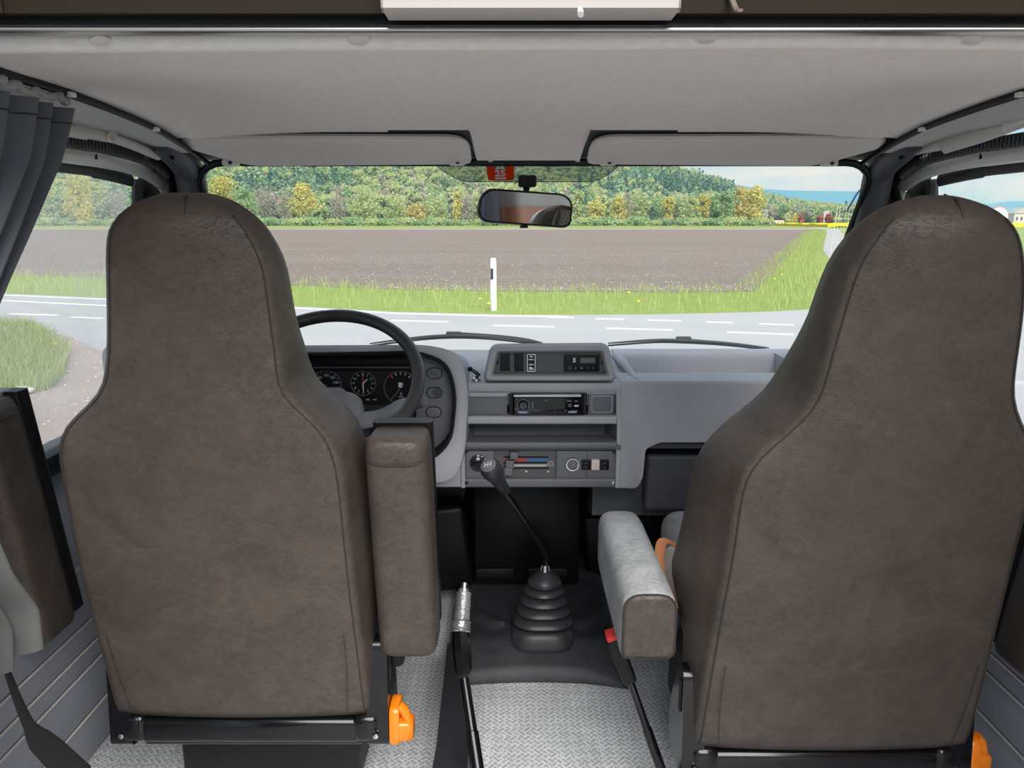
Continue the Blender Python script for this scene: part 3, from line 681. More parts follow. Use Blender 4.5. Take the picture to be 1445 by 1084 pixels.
# far right: small trees round the houses
for k, (px, top, base, wd, kind, lab) in enumerate([(1110, 302, 317, 12, 'lime', 'small yellow-green garden tree left of the copper-red one'), (1121, 301, 317, 13, 'yellow', 'small yellow garden tree beside the copper-red one'), (1130, 303, 317, 14, 'red', 'copper-red garden tree, the left one of two'), (1140, 303, 317, 9, 'dark', 'small dark conifer between the two copper-red trees'), (1156, 304, 317, 14, 'red', 'copper-red garden tree behind the rapeseed, nearer the passenger headrest'), (1168, 302, 317, 13, 'red', 'pinkish-red tree right beside the passenger headrest'), (1180, 303, 317, 14, 'lime', 'pale green tree behind the lattice frame'), (1148, 300, 316, 10, 'green', 'fresh green tree between the copper-red ones'), (1196, 300, 317, 16, 'green', 'fresh green tree behind the passenger headrest edge')]):
    tree(px, top, base, wd, kind, 372, lab, 'garden trees behind the rapeseed', 300+k, .7)
# forest on the hill
kinds = ['lime', 'green', 'bluegreen', 'dark', 'bare', 'green']
HT = []
for k, kd in enumerate(kinds):
    for s_ in range(2):
        g = np.random.default_rng(500+k*5+s_)
        if kd == 'dark': bl = [(0, 0, 15*t, 3.4*(1-t)+.4, 3.4*(1-t)+.4, 1.3) for t in np.linspace(.15, 1, 9)]
        else: bl = round_blobs(13, 9.5, g, 9, .2)
        v, f = crown(190, bl, .69, g); HT.append((kd, v, f, fast('forest_tree', v, f, [LM[kd]])))
g = np.random.default_rng(9); NT = 8500
yy = g.uniform(388, 735, NT); aa = g.uniform(-.68, .47, NT); xx = aa*yy; cr_ = np.interp(aa, pa, pe)*720
zz = GZ + hill_h(xx, np.minimum(yy, 720)) - .4
front = np.array([proj((x, y, z+6))[1] for x, y, z in zip(xx, yy, zz)]); pxx = np.array([proj((x, y, z))[0] for x, y, z in zip(xx, yy, zz)])
# spread by kind: patches of conifers and of light broadleaf wood
pn = np.sin(xx*.016+yy*.011)+np.sin(xx*.033-yy*.02+2)+g.normal(size=NT)*.9
kk = np.where(pn > 1.5, 3, np.where(pn > .6, 2, np.where(pn > -.3, 1, np.where(pn > -1.3, 0, np.where(pn > -1.9, 4, 5)))))
var = kk*2 + g.integers(0, 2, NT); sc = g.uniform(.65, 1.12, NT); sc[cr_ < 22] *= .72
vis = ((pxx > 290) & (pxx < 1200) | (pxx > 70) & (pxx < 190)) & (front < 296) & (front > 228)
order = [i for i in np.argsort(yy) if vis[i]][:300]; single = set(int(i) for i in order)
hl = {'lime': 'light green broadleaf tree on the lower slope of the wooded hill', 'green': 'mid-green broadleaf tree on the lower slope of the wooded hill', 'bluegreen': 'bluish-green tree on the lower slope of the wooded hill', 'dark': 'dark pointed conifer on the lower slope of the wooded hill', 'bare': 'grey still-leafless tree on the lower slope of the wooded hill'}
for i in order:
    kd, v, f, me = HT[var[i]]; o = fobj('forest_tree', me, (xx[i], yy[i], zz[i])); o.scale = (sc[i],)*3; o.rotation_euler.z = float(g.uniform(0, 6.28))
    tag(o, hl[kd], 'tree', 'trees of the hillside forest')
VV, FF, MI = [], [], []; off = 0
for i in range(NT):
    if i in single: continue
    kd, v, f, me = HT[var[i]]
    if yy[i] > 520: v = v[:400]; f = f[:100]
    VV.append(v*sc[i] + np.array([xx[i], yy[i], zz[i]])); FF.append(f+off); off += len(v); MI += [kinds.index(kd)]*len(f)
tag(fobj('forest', fast('forest', np.concatenate(VV), np.concatenate(FF), [LM[k] for k in kinds], MI)), 'dense mixed spring forest covering the hillside up to the ridge', 'forest', None, 'stuff')

# far mountain range
mpx = [(-900, 262), (300, 262), (900, 255), (1030, 262), (1060, 264), (1090, 267.5), (1130, 269), (1180, 270), (1215, 271), (1300, 280), (1380, 293), (1400, 289), (1445, 284), (1700, 290), (2400, 296)]
mb = MB(); D = 7000; ga = [at(a, b, D) for a, b in mpx]; top = smooth_path(ga, 5)
mb.loft([[V(p.x, D-2500, GZ-5) for p in top], [V(p.x, D-1200, (p.z)*.45 + 30*math.sin(i*1.7)) for i, p in enumerate(top)], top, [V(p.x, D+1500, GZ-5) for p in top]], False, False)
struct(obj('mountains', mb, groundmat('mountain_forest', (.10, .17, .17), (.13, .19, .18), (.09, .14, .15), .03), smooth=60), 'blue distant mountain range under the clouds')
hz, t_ = newmat('air_haze'); o_ = nd(t_, 'ShaderNodeOutputMaterial'); vs_ = nd(t_, 'ShaderNodeVolumeScatter', {'Color': (.06, .36, 1.0, 1), 'Density': 1/2400, 'Anisotropy': 0.0}); t_.links.new(vs_.outputs[0], o_.inputs['Volume'])
mb = MB(); mb.box((0, 2900, 150), (9000, 5300, 420)); hzo = struct(obj('haze', mb, hz, smooth=0), 'blue air haze in front of the distant mountains')

# buildings
def house(px, py, Y, w_, h, roof, wallm, lab):
    p = at(px, py, Y); p.z = GZ; t = thing('house', p, lab, 'house')
    mb = MB(); mb.box(p + V(0, 0, h/2), (w_, w_*.7, h)); obj('wall', mb, wallm, t, 0)
    mb = MB(); r = roof; a = [(-w_*.55, 0), (w_*.55, 0), (0, r)]
    mb.loft([[p + V(x, -w_*.4, h+z) for x, z in a], [p + V(x, w_*.4, h+z) for x, z in a]]); obj('roof', mb, 'dark' if wallm == 'white' else 'lining', t, 0)
    for i in range(3):
        mb = MB(); mb.box(p + V(-w_*.3+w_*.3*i, -w_*.36, h*.55), (w_*.12, .1, h*.28)); obj('window', mb, 'dash_dark', t, 0)
house(1096, 316, 366, 5.2, 2.4, 1.6, 'white', 'small white house by the end of the tree row')
house(1102, 312, 370, 2.2, 2.6, 1.0, 'white', 'narrow white shed attached beside the small white house')
house(1437, 306, 420, 8, 6, 3, 'cream', 'grey distant building seen in the right side window')
house(1166, 297, 378, 2.6, 6, 1, 'cream', 'pale house on the low ridge far behind the copper-red trees')
# round traffic sign at the right
c = at(1409, 306, 24); t = thing('traffic_sign', (c.x, c.y, GZ), 'round white traffic sign with thin red rim behind the passenger headrest', 'sign')
mb = MB(); mb.lathe([(.30, .012), (.31, .006), (.31, -.006), (.30, -.012)], c, (0, 1, 0), 36); obj('sign_rim', mb, 'red', t)
mb = MB(); mb.lathe([(.285, -.016), (.285, -.010)], c, (0, 1, 0), 36); obj('sign_face', mb, 'white', t)
mb = MB(); mb.tube([V(c.x, c.y+.03, GZ), V(c.x, c.y+.03, c.z+.25)], .03, 10); obj('pole', mb, 'alu', t)
# pale grid by the track, built as a white lattice
c0, Yl = at(1176, 321.5, 42), 42
t = thing('lattice_frame', (at(1190, 321, Yl).x, Yl, GZ), 'pale white grid built as a wire lattice by the farm track', 'frame')
tl, tr_, br, bl_ = at(1182, 291, Yl), at(1212, 293, Yl), at(1208, 323, Yl), at(1175, 323, Yl); tl, tr_ = tl, tr_
bl_.z = br.z = GZ
mb = MB(); mb.tube([bl_, tl, tr_, br], .016, 6); obj('frame_tube', mb, 'white', t)
for i in range(1, 7):
    mb = MB(); mb.tube([bl_.lerp(br, i/7), tl.lerp(tr_, i/7)], .008, 5); obj('bar', mb, 'white', t)
for i in range(1, 4):
    mb = MB(); mb.tube([bl_.lerp(tl, i/4), br.lerp(tr_, i/4)], .008, 5); obj('bar', mb, 'white', t)
mb = MB(); p = gp(32, 557); mb.lathe([(.02, 0), (.10, .005), (.11, .03), (.06, .06), (.01, .065)], p + V(0, 0, .02), (0, 0, 1), 14); tag(obj('pale_stone', mb, 'white'), 'flat white stone at the edge of the lay-by grass', 'stone')

# ================================================================== the van's shell
mb = MB(); mb.box((MID, 1.05, -.02), (1.98, 2.7, .04)); floor = struct(obj('floor', mb, 'tread', smooth=0), 'pale grey van floor with raised tread pattern')
mb = MB(); mb.box((MID, 1.1, -.30), (1.70, 2.4, .46)); struct(obj('floor', mb, 'dark', smooth=0), 'dark underbody beneath the van floor')

# rail along the roof edge, both sides
rail_px = [(0, 102), (50, 117), (100, 133), (163, 157), (220, 182), (263, 208), (294, 231)]
RL = [atx(a, b, -.66) for a, b in rail_px]
RL = [RL[0] + V(0, -.55, .012)] + RL
RLs = smooth_path(RL, 4)
def railz(Y):
    ys = [p.y for p in RLs]; zs = [p.z for p in RLs]; return float(np.interp(Y, ys, zs))
HPY = [.84, .9, 1.0, 1.2, 1.4, 1.6]; HPZ = [1.298, 1.303, 1.309, 1.313, 1.307, 1.2945]
def headz(x, Y):
    u = abs(x - MID)/.71; zc = float(np.interp(Y, HPY, HPZ)); ze = railz(Y) + .006
    k = max(0, (u - .55)/.45)**2; return zc*(1-k) + ze*k
def frontY(x):
    # front edge of the headliner: tongue between the visors
    px = CX + x*FPX/1.59
    Y = 1.600
    for a, b, s_ in ((545, 566, 1), (652, 672, 2), (818, 832, 3), (938, 958, 4)):
        pass
    if px < 285 or px > 1222: Y = 1.583
    if 556 < px < 666 or 826 < px < 946: Y = 1.578
    if 670 < px < 822: Y = 1.71
    elif 665 < px <= 670: Y = 1.578 + .132*((px-665)/5)
    elif 822 <= px < 827: Y = 1.578 + .132*((827-px)/5)
    return Y
def hl(i, j):
    x = MID - .71 + 1.42*i; fy = frontY(x); Y = .84 + (fy - .84)*j
    z = headz(x, min(Y, 1.6)) - max(0, Y-1.6)*.42
    return V(x, Y, z)
mb = MB(); mb.sheet(hl, 330, 22, (0, 0, .025)); ceil_ = struct(obj('ceiling', mb, 'headliner', smooth=50), 'grey-beige cloth headliner over the cab')
# padded roll at its rear edge with four dents, their shade painted as darker discs
mb = MB(); P = [V(x, .845, 1.3045 + .0035*math.sin(x*5+1) - .004*math.exp(-((x-MID)/.25)**2)) for x in np.linspace(-.66, .76, 50)]
mb.tube(P, .0115, 12); roll = obj('edge_roll', mb, 'headliner', ceil_)
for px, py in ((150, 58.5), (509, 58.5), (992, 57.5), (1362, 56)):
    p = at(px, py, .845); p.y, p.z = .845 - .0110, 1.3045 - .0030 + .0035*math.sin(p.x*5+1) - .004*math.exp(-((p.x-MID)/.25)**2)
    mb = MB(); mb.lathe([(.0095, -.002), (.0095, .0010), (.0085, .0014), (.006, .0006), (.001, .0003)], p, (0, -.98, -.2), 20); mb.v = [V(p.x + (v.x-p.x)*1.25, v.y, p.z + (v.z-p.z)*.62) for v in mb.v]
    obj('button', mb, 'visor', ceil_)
# roof skin above, keeps the daylight out
mb = MB(); mb.box((MID, 1.25, 1.365), (1.62, .86, .03)); struct(obj('ceiling', mb, 'bodywhite', smooth=0), 'white outer roof skin above the headliner')
# header above the windscreen
mb = MB(); mb.loft([[V(x, 1.615, 1.335), V(x, 1.615, 1.298), V(x, 1.73, 1.259), V(x, 1.750, 1.252), V(x, 1.80, 1.256), V(x, 1.76, 1.36)] for x in np.linspace(-.73, .83, 20)])
struct(obj('trim_1', mb, 'pillar'), 'dark header strip above the windscreen, behind the sun visors')
# overhead edge board, metal strip
mb = MB(); mb.box((MID+.0, .80, 1.534), (1.9, .018, .44), .002); brd = struct(obj('trim_2', mb, 'board'), 'dark brown board edge over the cab opening')
mb = MB(); mb.box((-.522, .786, 1.534), (.075, .008, .44), .001, ); obj('corner_board', mb, 'wood', brd)
mb = MB(); p = at(722, 42.5, .79); mb.box((MID, .797, p.z), (1.9, .02, .0036), .0012); struct(obj('trim_3', mb, 'alu'), 'thin metal strip along the bottom of the brown board')
mb = MB(); mb.box((MID, .815, 1.3125), (1.9, .02, .010), 0); struct(obj('trim_4', mb, 'black'), 'black bar painting in the shaded gap between the metal strip and the headliner roll')  # solid black strip stands in for the shade of the open gap

def side(sg):
    """door side: sg=-1 left, +1 right (mirrored about the van's middle)"""
    q = (lambda p: Vector(p)) if sg < 0 else mir
    nm = 'left' if sg < 0 else 'right'
    mb = MB(); mb.tube([q(p) for p in RLs], .0062, 8, squash=((0, 0, 1), .7)); r = struct(obj('trim_%d' % (5 if sg < 0 else 6), mb, 'black'), 'black rail along the %s edge of the headliner' % ('driver side' if sg < 0 else 'passenger side'))
    for a, b in ((100, 133.5), (220, 182.5)):
        p = q(atx(a, b, -.655)); mb = MB(); mb.box(p, (.010, .014, .007), .001); obj('clip', mb, 'white', r)
    def back(P, Y=.35, dz=.0): return [P[0] + V(0, Y - P[0].y, dz)] + P
    # cloth lining between rail and grab bar
    low = smooth_path(back([atx(88, 173, -.74), atx(150, 186, -.74), atx(195, 200, -.735), atx(226, 214, -.725)], .35, .0), 5)
    top = [V(-.665, p.y, railz(p.y) - .004) for p in low]
    mb = MB(); n = len(low)
    mb.loft([[q(top[i]), q(low[i]), q(low[i] + V(-.05, 0, 0)), q(top[i] + V(-.08, 0, .05))] for i in range(n)])
    wl = struct(obj('wall_' + nm, mb, 'lining', smooth=40), 'grey cloth lining strip above the %s door' % ('driver' if sg < 0 else 'passenger'))
    # pale grab bar
    if sg < 0:
        P = smooth_path(back([atx(88, 181, -.745), atx(120, 185, -.745), atx(150, 191, -.745)], .5), 4); Q = [atx(158, 194, -.742), atx(190, 206, -.738), atx(223, 220, -.73)]
        w1, w2 = .0125, .009
    else:
        P = smooth_path([mir(p) for p in (atx(1480, 152, .845), atx(1445, 166, .845), atx(1390, 187, .845), atx(1334, 205, .845))], 4); Q = [mir(p) for p in (atx(1332, 204, .842), atx(1300, 210, .838), atx(1277, 216, .83))]
        P = [P[0] + V(0, -.5, 0)] + P; w1, w2 = .0165, .0105
    t = thing('grab_handle', q(Q[1]), 'cream grab bar above the %s' % ('driver door with a round screw recess' if sg < 0 else 'passenger door, stepped in the middle'), 'handle')
    mb = MB(); mb.tube([q(p) for p in P], w1, 10, squash=((0, 0, 1), .5)); obj('mount', mb, 'cream', t)
    mb = MB(); mb.tube([q(p) for p in smooth_path(Q, 5)], w2, 12); obj('bar', mb, 'cream', t)
    if sg < 0:
        p = atx(157, 193, -.735); mb = MB(); mb.lathe([(.010, 0), (.010, .004), (.0075, .004), (.0075, .001)], p, (1, -.5, 0), 18); obj('screw_recess', mb, 'visor', t)
    else:
        a_, b_ = atx(1416, 178, .832), atx(1470, 157, .832); mb = MB(); mb.tube([a_, b_], .009, 10, squash=((0, 0, 1), .25)); obj('recess', mb, 'white', t)
    # door: frame, seals, pane, trim panel
    d = bpy.data.objects.new('door_%d' % (1 if sg < 0 else 2), None); link(d); d.location = q((-.80, 1.3, 0)); struct(d, '%s door with white window frame and grey trim panel' % ('driver' if sg < 0 else 'passenger'))
    def sweep(name, pts, X, rr, m, sq, tail=None, Y0=.35):
        P = back([atx(a, b, X) for a, b in pts], Y0)
        if tail: P = P + [Vector(x) for x in tail]
        mb = MB(); mb.tube([q(p) for p in smooth_path(P, 5)], rr, 10, squash=((0, 0, 1), sq)); return obj(name, mb, m, d)
    sweep('door_seal', [(85, 197), (120, 202), (150, 209), (190, 220), (218, 231), (236, 246), (246, 262)], -.775, .0125, 'rubber', .6, [(-.785, 1.80, 1.09), (-.80, 2.05, .75)])
    P = smooth_path(back([atx(a, b, -.768) for a, b in [(85, 197), (120, 202), (150, 209), (190, 220), (218, 231), (236, 246)]], .9), 8)
    ribs = MB(); L_ = [0.0]
    for a, b in zip(P, P[1:]): L_.append(L_[-1] + (b-a).length)
    k = .0
    while k < L_[-1]:
        i = next(i for i in range(1, len(L_)) if L_[i] >= k); f_ = (k - L_[i-1])/max(1e-6, L_[i]-L_[i-1]); p = P[i-1].lerp(P[i], f_)
        ribs.box(q(p), (.010, .0032, .0215), .0008); k += .0115
    rb = obj('seal_ribs', ribs, 'pillar', d); rb['kind'] = 'stuff'
    sweep('window_frame', [(82, 214), (130, 221), (175, 231), (205, 242), (224, 256), (236, 272)], -.80, .0185, 'bodywhite', .55, [(-.81, 1.86, 1.02), (-.825, 2.06, .72)])
    sweep('window_seal', [(78, 232), (130, 241), (165, 249), (185, 254.5)], -.815, .0135, 'dark', .5)
    g1, g2 = atx(193, 256, -.815), atx(196, 330, -.815)
    mb = MB(); mb.tube([q(g1 + V(0, .005, .004)), q(V(-.862, 1.70, .70))], .012, 8); obj('window_divider', mb, 'dark', d)
    mb = MB(); mb.tube([q(V(-.812, 1.727, 1.20)), q(V(-.862, 1.73, .70))], .0042, 8); obj('divider_trim', mb, 'bodywhite', d)
    mb = MB(); mb.loft([[q(p + V(o, 0, 0)) for p in (atx(198, 250, -.822), atx(212, 257, -.822), atx(228, 276, -.824), atx(238, 300, -.83), V(-.866, 1.99, .74), V(-.866, 1.735, .70))] for o in (-.005, .005)]); obj('quarter_panel', mb, 'black', d, 0)
    mb = MB(); mb.box(q((-.875, 1.2, .68)), (.07, 1.75, .045), .012); obj('window_sill', mb, 'black', d)
    mb = MB(); mb.box(q((-.93, 1.2, .34)), (.05, 1.75, .66), .004); obj('trim_panel', mb, 'panel', d)
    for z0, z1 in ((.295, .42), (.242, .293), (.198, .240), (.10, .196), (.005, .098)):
        mb = MB(); mb.tube([q((-.894, .35, z1)), q((-.894, 1.95, z1))], .0028, 6); obj('edge_highlight', mb, 'cream', d)  # cream colour paints the window light caught along the panel edges
        mb = MB(); mb.box(q((-.901, 1.15, (z0+z1)/2)), (.012, 1.65, z1-z0-.0015), .004); obj('panel_strip', mb, 'panel', d)
    wn = bpy.data.objects.new('window_%d' % (2 if sg < 0 else 3), None); link(wn); wn.location = q((-.82, 1.2, .7)); struct(wn, '%s side window, slightly hazy glass' % ('driver' if sg < 0 else 'passenger'))
    mb = MB(); mb.loft([[q(V(x-.002, y, z)), q(V(x+.002, y, z))] for x, y, z in ()] or [[q(V(-.8205+o, .28, 1.22)), q(V(-.8205+o, 1.70, 1.22)), q(V(-.868+o, 1.70, .69)), q(V(-.868+o, .28, .69))] for o in (-.002, .002)]); obj('pane', mb, 'side_glass' if sg < 0 else 'glass', wn, 0)
    mb = MB(); mb.tube([q(p) for p in smooth_path([atx(226, 204, -.708), atx(247, 217, -.71), atx(264, 236, -.715), atx(270, 258, -.725), V(-.76, 1.93, .98), V(-.80, 2.20, .74)], 6)], [.018, .021, .024, .027, .030, .031, .032, .032] + [.033]*23, 14, squash=((1, 0, 0), .85))
    pl = struct(obj('trim_%d' % (7 if sg < 0 else 8), mb, 'pillar', smooth=60), 'dark grey windscreen pillar cover on the %s side' % ('driver' if sg < 0 else 'passenger'))
    pa_ = smooth_path([atx(226, 204, -.712), atx(247, 217, -.714), atx(264, 236, -.72), atx(270, 258, -.73), V(-.765, 1.93, .98), V(-.80, 2.20, .74)], 4)
    pb_ = smooth_path([atx(203, 222, -.785), atx(218, 231, -.785), atx(236, 246, -.785), atx(246, 262, -.785), V(-.79, 1.80, 1.09), V(-.81, 2.05, .75)], 4)
    mb = MB(); mb.loft([[q(a), q(b), q(b + V(-.03, .02, 0)), q(a + V(-.03, .02, 0))] for a, b in zip(pa_, pb_)]); obj('pillar_return', mb, 'rubber', pl)
    s_ = q(atx(242, 222, -.69)); mb = MB(); mb.lathe([(.0045, .0), (.0045, .005), (.003, .005), (.003, .002)], s_, (-sg, -1.0, -.2), 14); obj('screw', mb, 'black', pl)
side(-1); side(1)

# windscreen
def pw(u, v, off=0):
    hw = .825 - .085*v; return V(MID + u*hw, 2.30 - .56*v + .03*(1-u*u) + off*.7, .70 + .543*v + off*.7)
wn = bpy.data.objects.new('window_1', None); link(wn); wn.location = (MID, 2.3, .7); struct(wn, 'wide windscreen with black rubber surround')
mb = MB(); mb.grid(lambda i, j: pw(i*2-1, j), 16, 4); obj('pane', mb, 'glass', wn, 60, fixn=False)
lp = rrect(-1, 0, 1, 1.011, .085, 5); mb = MB(); mb.tube([pw(a, b, -.004) for a, b in lp], .0085, 8, closed=True); obj('windscreen_seal', mb, 'black', wn)
mb = MB(); mb.box((MID, 2.46, .64), (1.75, .26, .05), .02); struct(obj('trim_9', mb, 'bodywhite'), 'front body panel below the windscreen, outside')
pp = lambda a, b, o=0: atp(a, b, 1.745 + .03 + o, 1.243, 1.0313)
mb = MB(); lo = [pp(a, b, -.006) for a, b in ((612, 231), (622, 239), (634, 247), (648, 254), (662, 256.5), (832, 256.5), (846, 253), (860, 245), (870, 237), (874, 231))]
mb.loft([lo, [p + V(0, .0015, .0015) for p in lo]]); tag(obj('sun_band', mb, 'tint', smooth=0), 'grey see-through sun band stuck at the top middle of the windscreen', 'sticker')
mb = MB(); mb.tube(lo[:10], .0008, 5); tag(obj('sun_band_edge', mb, 'black'), 'thin dark outline of the grey sun band', 'trim')
# vignette sticker
c = pp(706, 244, -.009); t = thing('vignette_sticker', c, 'orange-red toll sticker with white number 25 on the windscreen', 'sticker')
rt = math.atan2(.56, .543); R = Matrix.Rotation(rt, 3, 'X')
def stk(pts, off): return [c + R @ V(x, -off, z) for x, z in pts]
k = .0312; lo = rpoly([(-k, .03), (k, .03), (k*.98, -.022), (-k*.90, -.022)], .006); mb = MB(); mb.loft([stk(lo, 0), stk(lo, .0006)]); obj('sticker_base', mb, 'sticker', t, 0)
for nm, pts, m in (('green_field', [(-.013, .029), (.0125, .029), (.0125, .0105), (-.013, .0105)], 'green'), ('white_arrow', [(-.008, .029), (-.001, .029), (-.001, .012), (-.012, .012), (-.0065, .021)], 'print'), ('white_arrow', [(.001, .029), (.008, .029), (.0065, .021), (.0115, .012), (.001, .012)], 'print')):
    o_ = .0010 if nm == 'green_field' else .0014
    mb = MB(); mb.loft([stk(pts, o_), stk(pts, o_+.0003)]); obj(nm, mb, m, t, 0)
text('number', '25', .0245, c + R @ V(0, -.0014, -.001), 'print', t, rot=(PI/2 + rt, 0, 0), bold=True)
mb = MB(); pts = rrect(-.0115, -.0175, .013, -.0125, .001, 2); mb.loft([stk(pts, .001), stk(pts, .0014)]); obj('small_print', mb, 'print', t, 0)

# rear-view mirror, turned a little to the passenger side
mc = at(742, 293.5, 1.70); t = thing('rear_view_mirror', mc, 'black-framed rear-view mirror hanging in the middle of the windscreen', 'mirror')
yaw = math.radians(-16.3)
MR = Matrix.Rotation(-yaw, 3, 'Z') @ Matrix.Rotation(math.radians(0.6), 3, 'X') @ Matrix.Rotation(math.radians(3.2), 3, 'Y')
def mp_(x, y, z): return mc + MR @ V(x, y, z)
out = rpoly([(-.104, .016), (-.085, .036), (.088, .036), (.108, .018), (.106, -.030), (.094, -.038), (-.092, -.036), (-.108, -.020)], [.02, .03, .03, .03, .02, .02, .03, .02], 4)
sc_ = lambda k, dz=0: [(x*k, z*(1-(1-k)*2.8)) for x, z in out]
mb = MB(); rings = [[mp_(x, 0, z) for x, z in sc_(.955)], [mp_(x, -.003, z) for x, z in sc_(.965)], [mp_(x, -.003, z) for x, z in sc_(.985)], [mp_(x, .004, z) for x, z in sc_(1)], [mp_(x, .018, z) for x, z in sc_(.97)], [mp_(x, .028, z) for x, z in sc_(.8)]]
mb.loft(rings); obj('housing', mb, 'black', t)
mb = MB(); mb.loft([[mp_(x, -.0015, z) for x, z in sc_(.955)], [mp_(x, -.0010, z) for x, z in sc_(.955)]]); obj('mirror_glass', mb, 'mirror', t, 0)
mb = MB(); mb.box(mp_(0, .006, -.040), (.018, .010, .006), .002); obj('dip_lever', mb, 'black', t)
b0 = pp(744, 256, -.008); mb = MB(); mb.loft([[b0 + V(x*s_, -.012*k, z) for x, z in rrect(-.021, -.013, .021, .013, .004, 3)] for s_, k in ((1, 0), (1, .6), (.9, 1))]); obj('foot', mb, 'black', t)
mb = MB(); mb.tube(smooth_path([b0 + V(-.002, -.008, -.008), b0 + V(-.003, -.02, -.026), mp_(.002, .02, .022)], 4), [.010, .009, .008, .007, .006, .006, .007, .008, .009], 10); obj('stalk', mb, 'black', t)

# sun visors
def visor(x0, x1, lab, inner):
    """x0..x1 pixel ends on the slanted plane from the header (lower edge) to the ceiling"""
    yl, zl = 1.725, 1.2435; yh, zh = 1.607, 1.2885
    X0, X1 = at(x0, 212, 1.66).x, at(x1, 212, 1.66).x; W = X1 - X0; H = math.hypot(yh-yl, zh-zl)
    d = V(0, (yh-yl)/H, (zh-zl)/H); nrm = V(0, d.z, -d.y)*-1
    t = thing('sun_visor', (X0+W/2, 1.66, 1.262), lab, 'visor', 'sun visors')
    if inner > 0: lp = rpoly([(0, H*.72), (.095, 0), (W-.004, .010), (W, .02), (W, H-.004), (.012, H), (0, H-.012)], [.03, .04, .01, .01, .055, .02, .02], 5)
    else: lp = rpoly([(W, H*.72), (W-.095, 0), (.004, .010), (0, .02), (0, H-.004), (W-.012, H), (W, H-.012)], [.03, .04, .01, .01, .055, .02, .02], 5)
    f = lambda a, b, o: V(X0+a, yl, zl) + d*b + nrm*o
    cx, cz = W/2, H/2
    sh = lambda k: [(cx+(a-cx)*(1-k*2/W), cz+(b-cz)*(1-k*2/H)) for a, b in lp]
    mb = MB(); mb.loft([[f(a, b, o) for a, b in sh(k)] for k, o in ((.008, -.010), (.002, -.006), (0, 0), (.002, .006), (.008, .010))]); obj('visor_pad', mb, 'visor', t)
    for pxc, pyc in (((645, 229) if inner > 0 else (858, 229)), ((326, 229.5) if inner > 0 else (1170, 230))):
        p = at(pxc, pyc, 1.708); mb = MB(); mb.box(p, (.034, .022, .014), .004); cl = obj('hinge_clip', mb, 'cream' if pxc in (645, 858) else 'visor', t)
        mb = MB(); mb.lathe([(.004, 0), (.004, .003)], p + V(.002, -.013, -.001), (0, 1, 0), 12); obj('screw', mb, 'dark', cl)
visor(268, 664, 'folded-up grey-beige sun visor above the driver', 1); visor(831, 1237, 'folded-up grey-beige sun visor above the passenger', -1)
for px in (692, 815):
    p = at(px, 227, 1.725); mb = MB(); mb.box(p, (.010, .01, .005), .001); tag(obj('header_clip', mb, 'cream'), 'tiny pale clip on the header strip, %s of the two' % ('nearer the driver visor' if px < 700 else 'nearer the passenger visor'), 'clip')
p = at(747, 221.5, 1.715); mb = MB(); mb.box(p, (.125, .012, .005), .002); tag(obj('header_plate', mb, 'visor'), 'narrow beige cover plate under the headliner tongue', 'plate')

# ceiling lamp and hook on the board
p0, p1 = at(538, 14, .76), at(960, 14, .76); W = p1.x - p0.x; xm = (p0.x+p1.x)/2
t = thing('ceiling_lamp', (xm, .775, p0.z), 'long white lamp with a small switch on the brown board', 'lamp')
mb = MB(); zb = at(749, 20, .76).z + .002; mb.loft([[V(x, y, z) for y, z in ((.791, zb), (.762, zb), (.757, zb+.004), (.757, zb+.015), (.791, zb+.015))] for x in (p0.x+.002, p0.x, p1.x, p1.x-.003)] if False else
  [[V(xm + (x)*k, y, z) for y, z in ((.791, zb), (.764, zb), (.758, zb+.003), (.757, zb+.0125), (.791, zb+.0125))] for x, k in ((-W/2, .985), (-W/2, 1), (W/2, 1), (W/2, .985))]); obj('lamp_base', mb, 'lamp', t)
mb = MB(); mb.box((xm, .775, zb+.032), (W*.995, .036, .038), .006); obj('diffuser', mb, 'lamp', t)
p = at(819, 17, .755); mb = MB(); mb.tube([p + V(0, .004, .003), p + V(0, -.004, -.003)], .003, 8); obj('switch', mb, 'cream', t)
p = at(1037, 8, .785); mb = MB(); mb.tube(smooth_path([p + V(-.006, .006, .02), p + V(-.004, 0, .008), p + V(0, -.008, -.006), p + V(.001, -.016, -.008)], 3), .003, 8, squash=((1, 0, 0), .5)); mb.box(p + V(-.004, .007, .02), (.012, .004, .02), .001)
tag(obj('hook', mb, 'wood'), 'small brown hook on the board right of the lamp', 'hook')

# rear part of the living space the mirror looks at, right side, and cabinet edge on the left
mb = MB(); mb.box((.98, .35, .73), (.03, 1.1, 1.46)); struct(obj('wall_right', mb, 'cream', smooth=0), 'cream side wall behind the passenger seat, seen in the mirror')
mb = MB(); mb.sheet(lambda i, j: V(.955 - .004*math.sin(i*40), -.2 + 1.04*i,   .35 + .80*j), 40, 4, (.004, 0, 0)); tag(obj('wall_hanging', mb, 'terracotta'), 'terracotta cloth panel on the cream wall, seen in the mirror', 'cloth')
mb = MB(); mb.sheet(lambda i, j: V(.86 + .022*math.sin(i*34) + .006*math.sin(i*77), -.35 + .57*i, .55 + .85*j), 70, 6, (.002, 0, 0)); tag(obj('curtain', mb, 'curtain'), 'dark grey curtain seen in the mirror, behind the passenger', 'curtain')
xe = atz(17, 1084, .10).x if False else -.545
mb = MB(); mb.box((-.5925, .42, .42), (.095, .56, .84), .003); tag(obj('cabinet', mb, 'wood'), 'brown cabinet corner at the lower left edge behind the driver', 'cabinet')

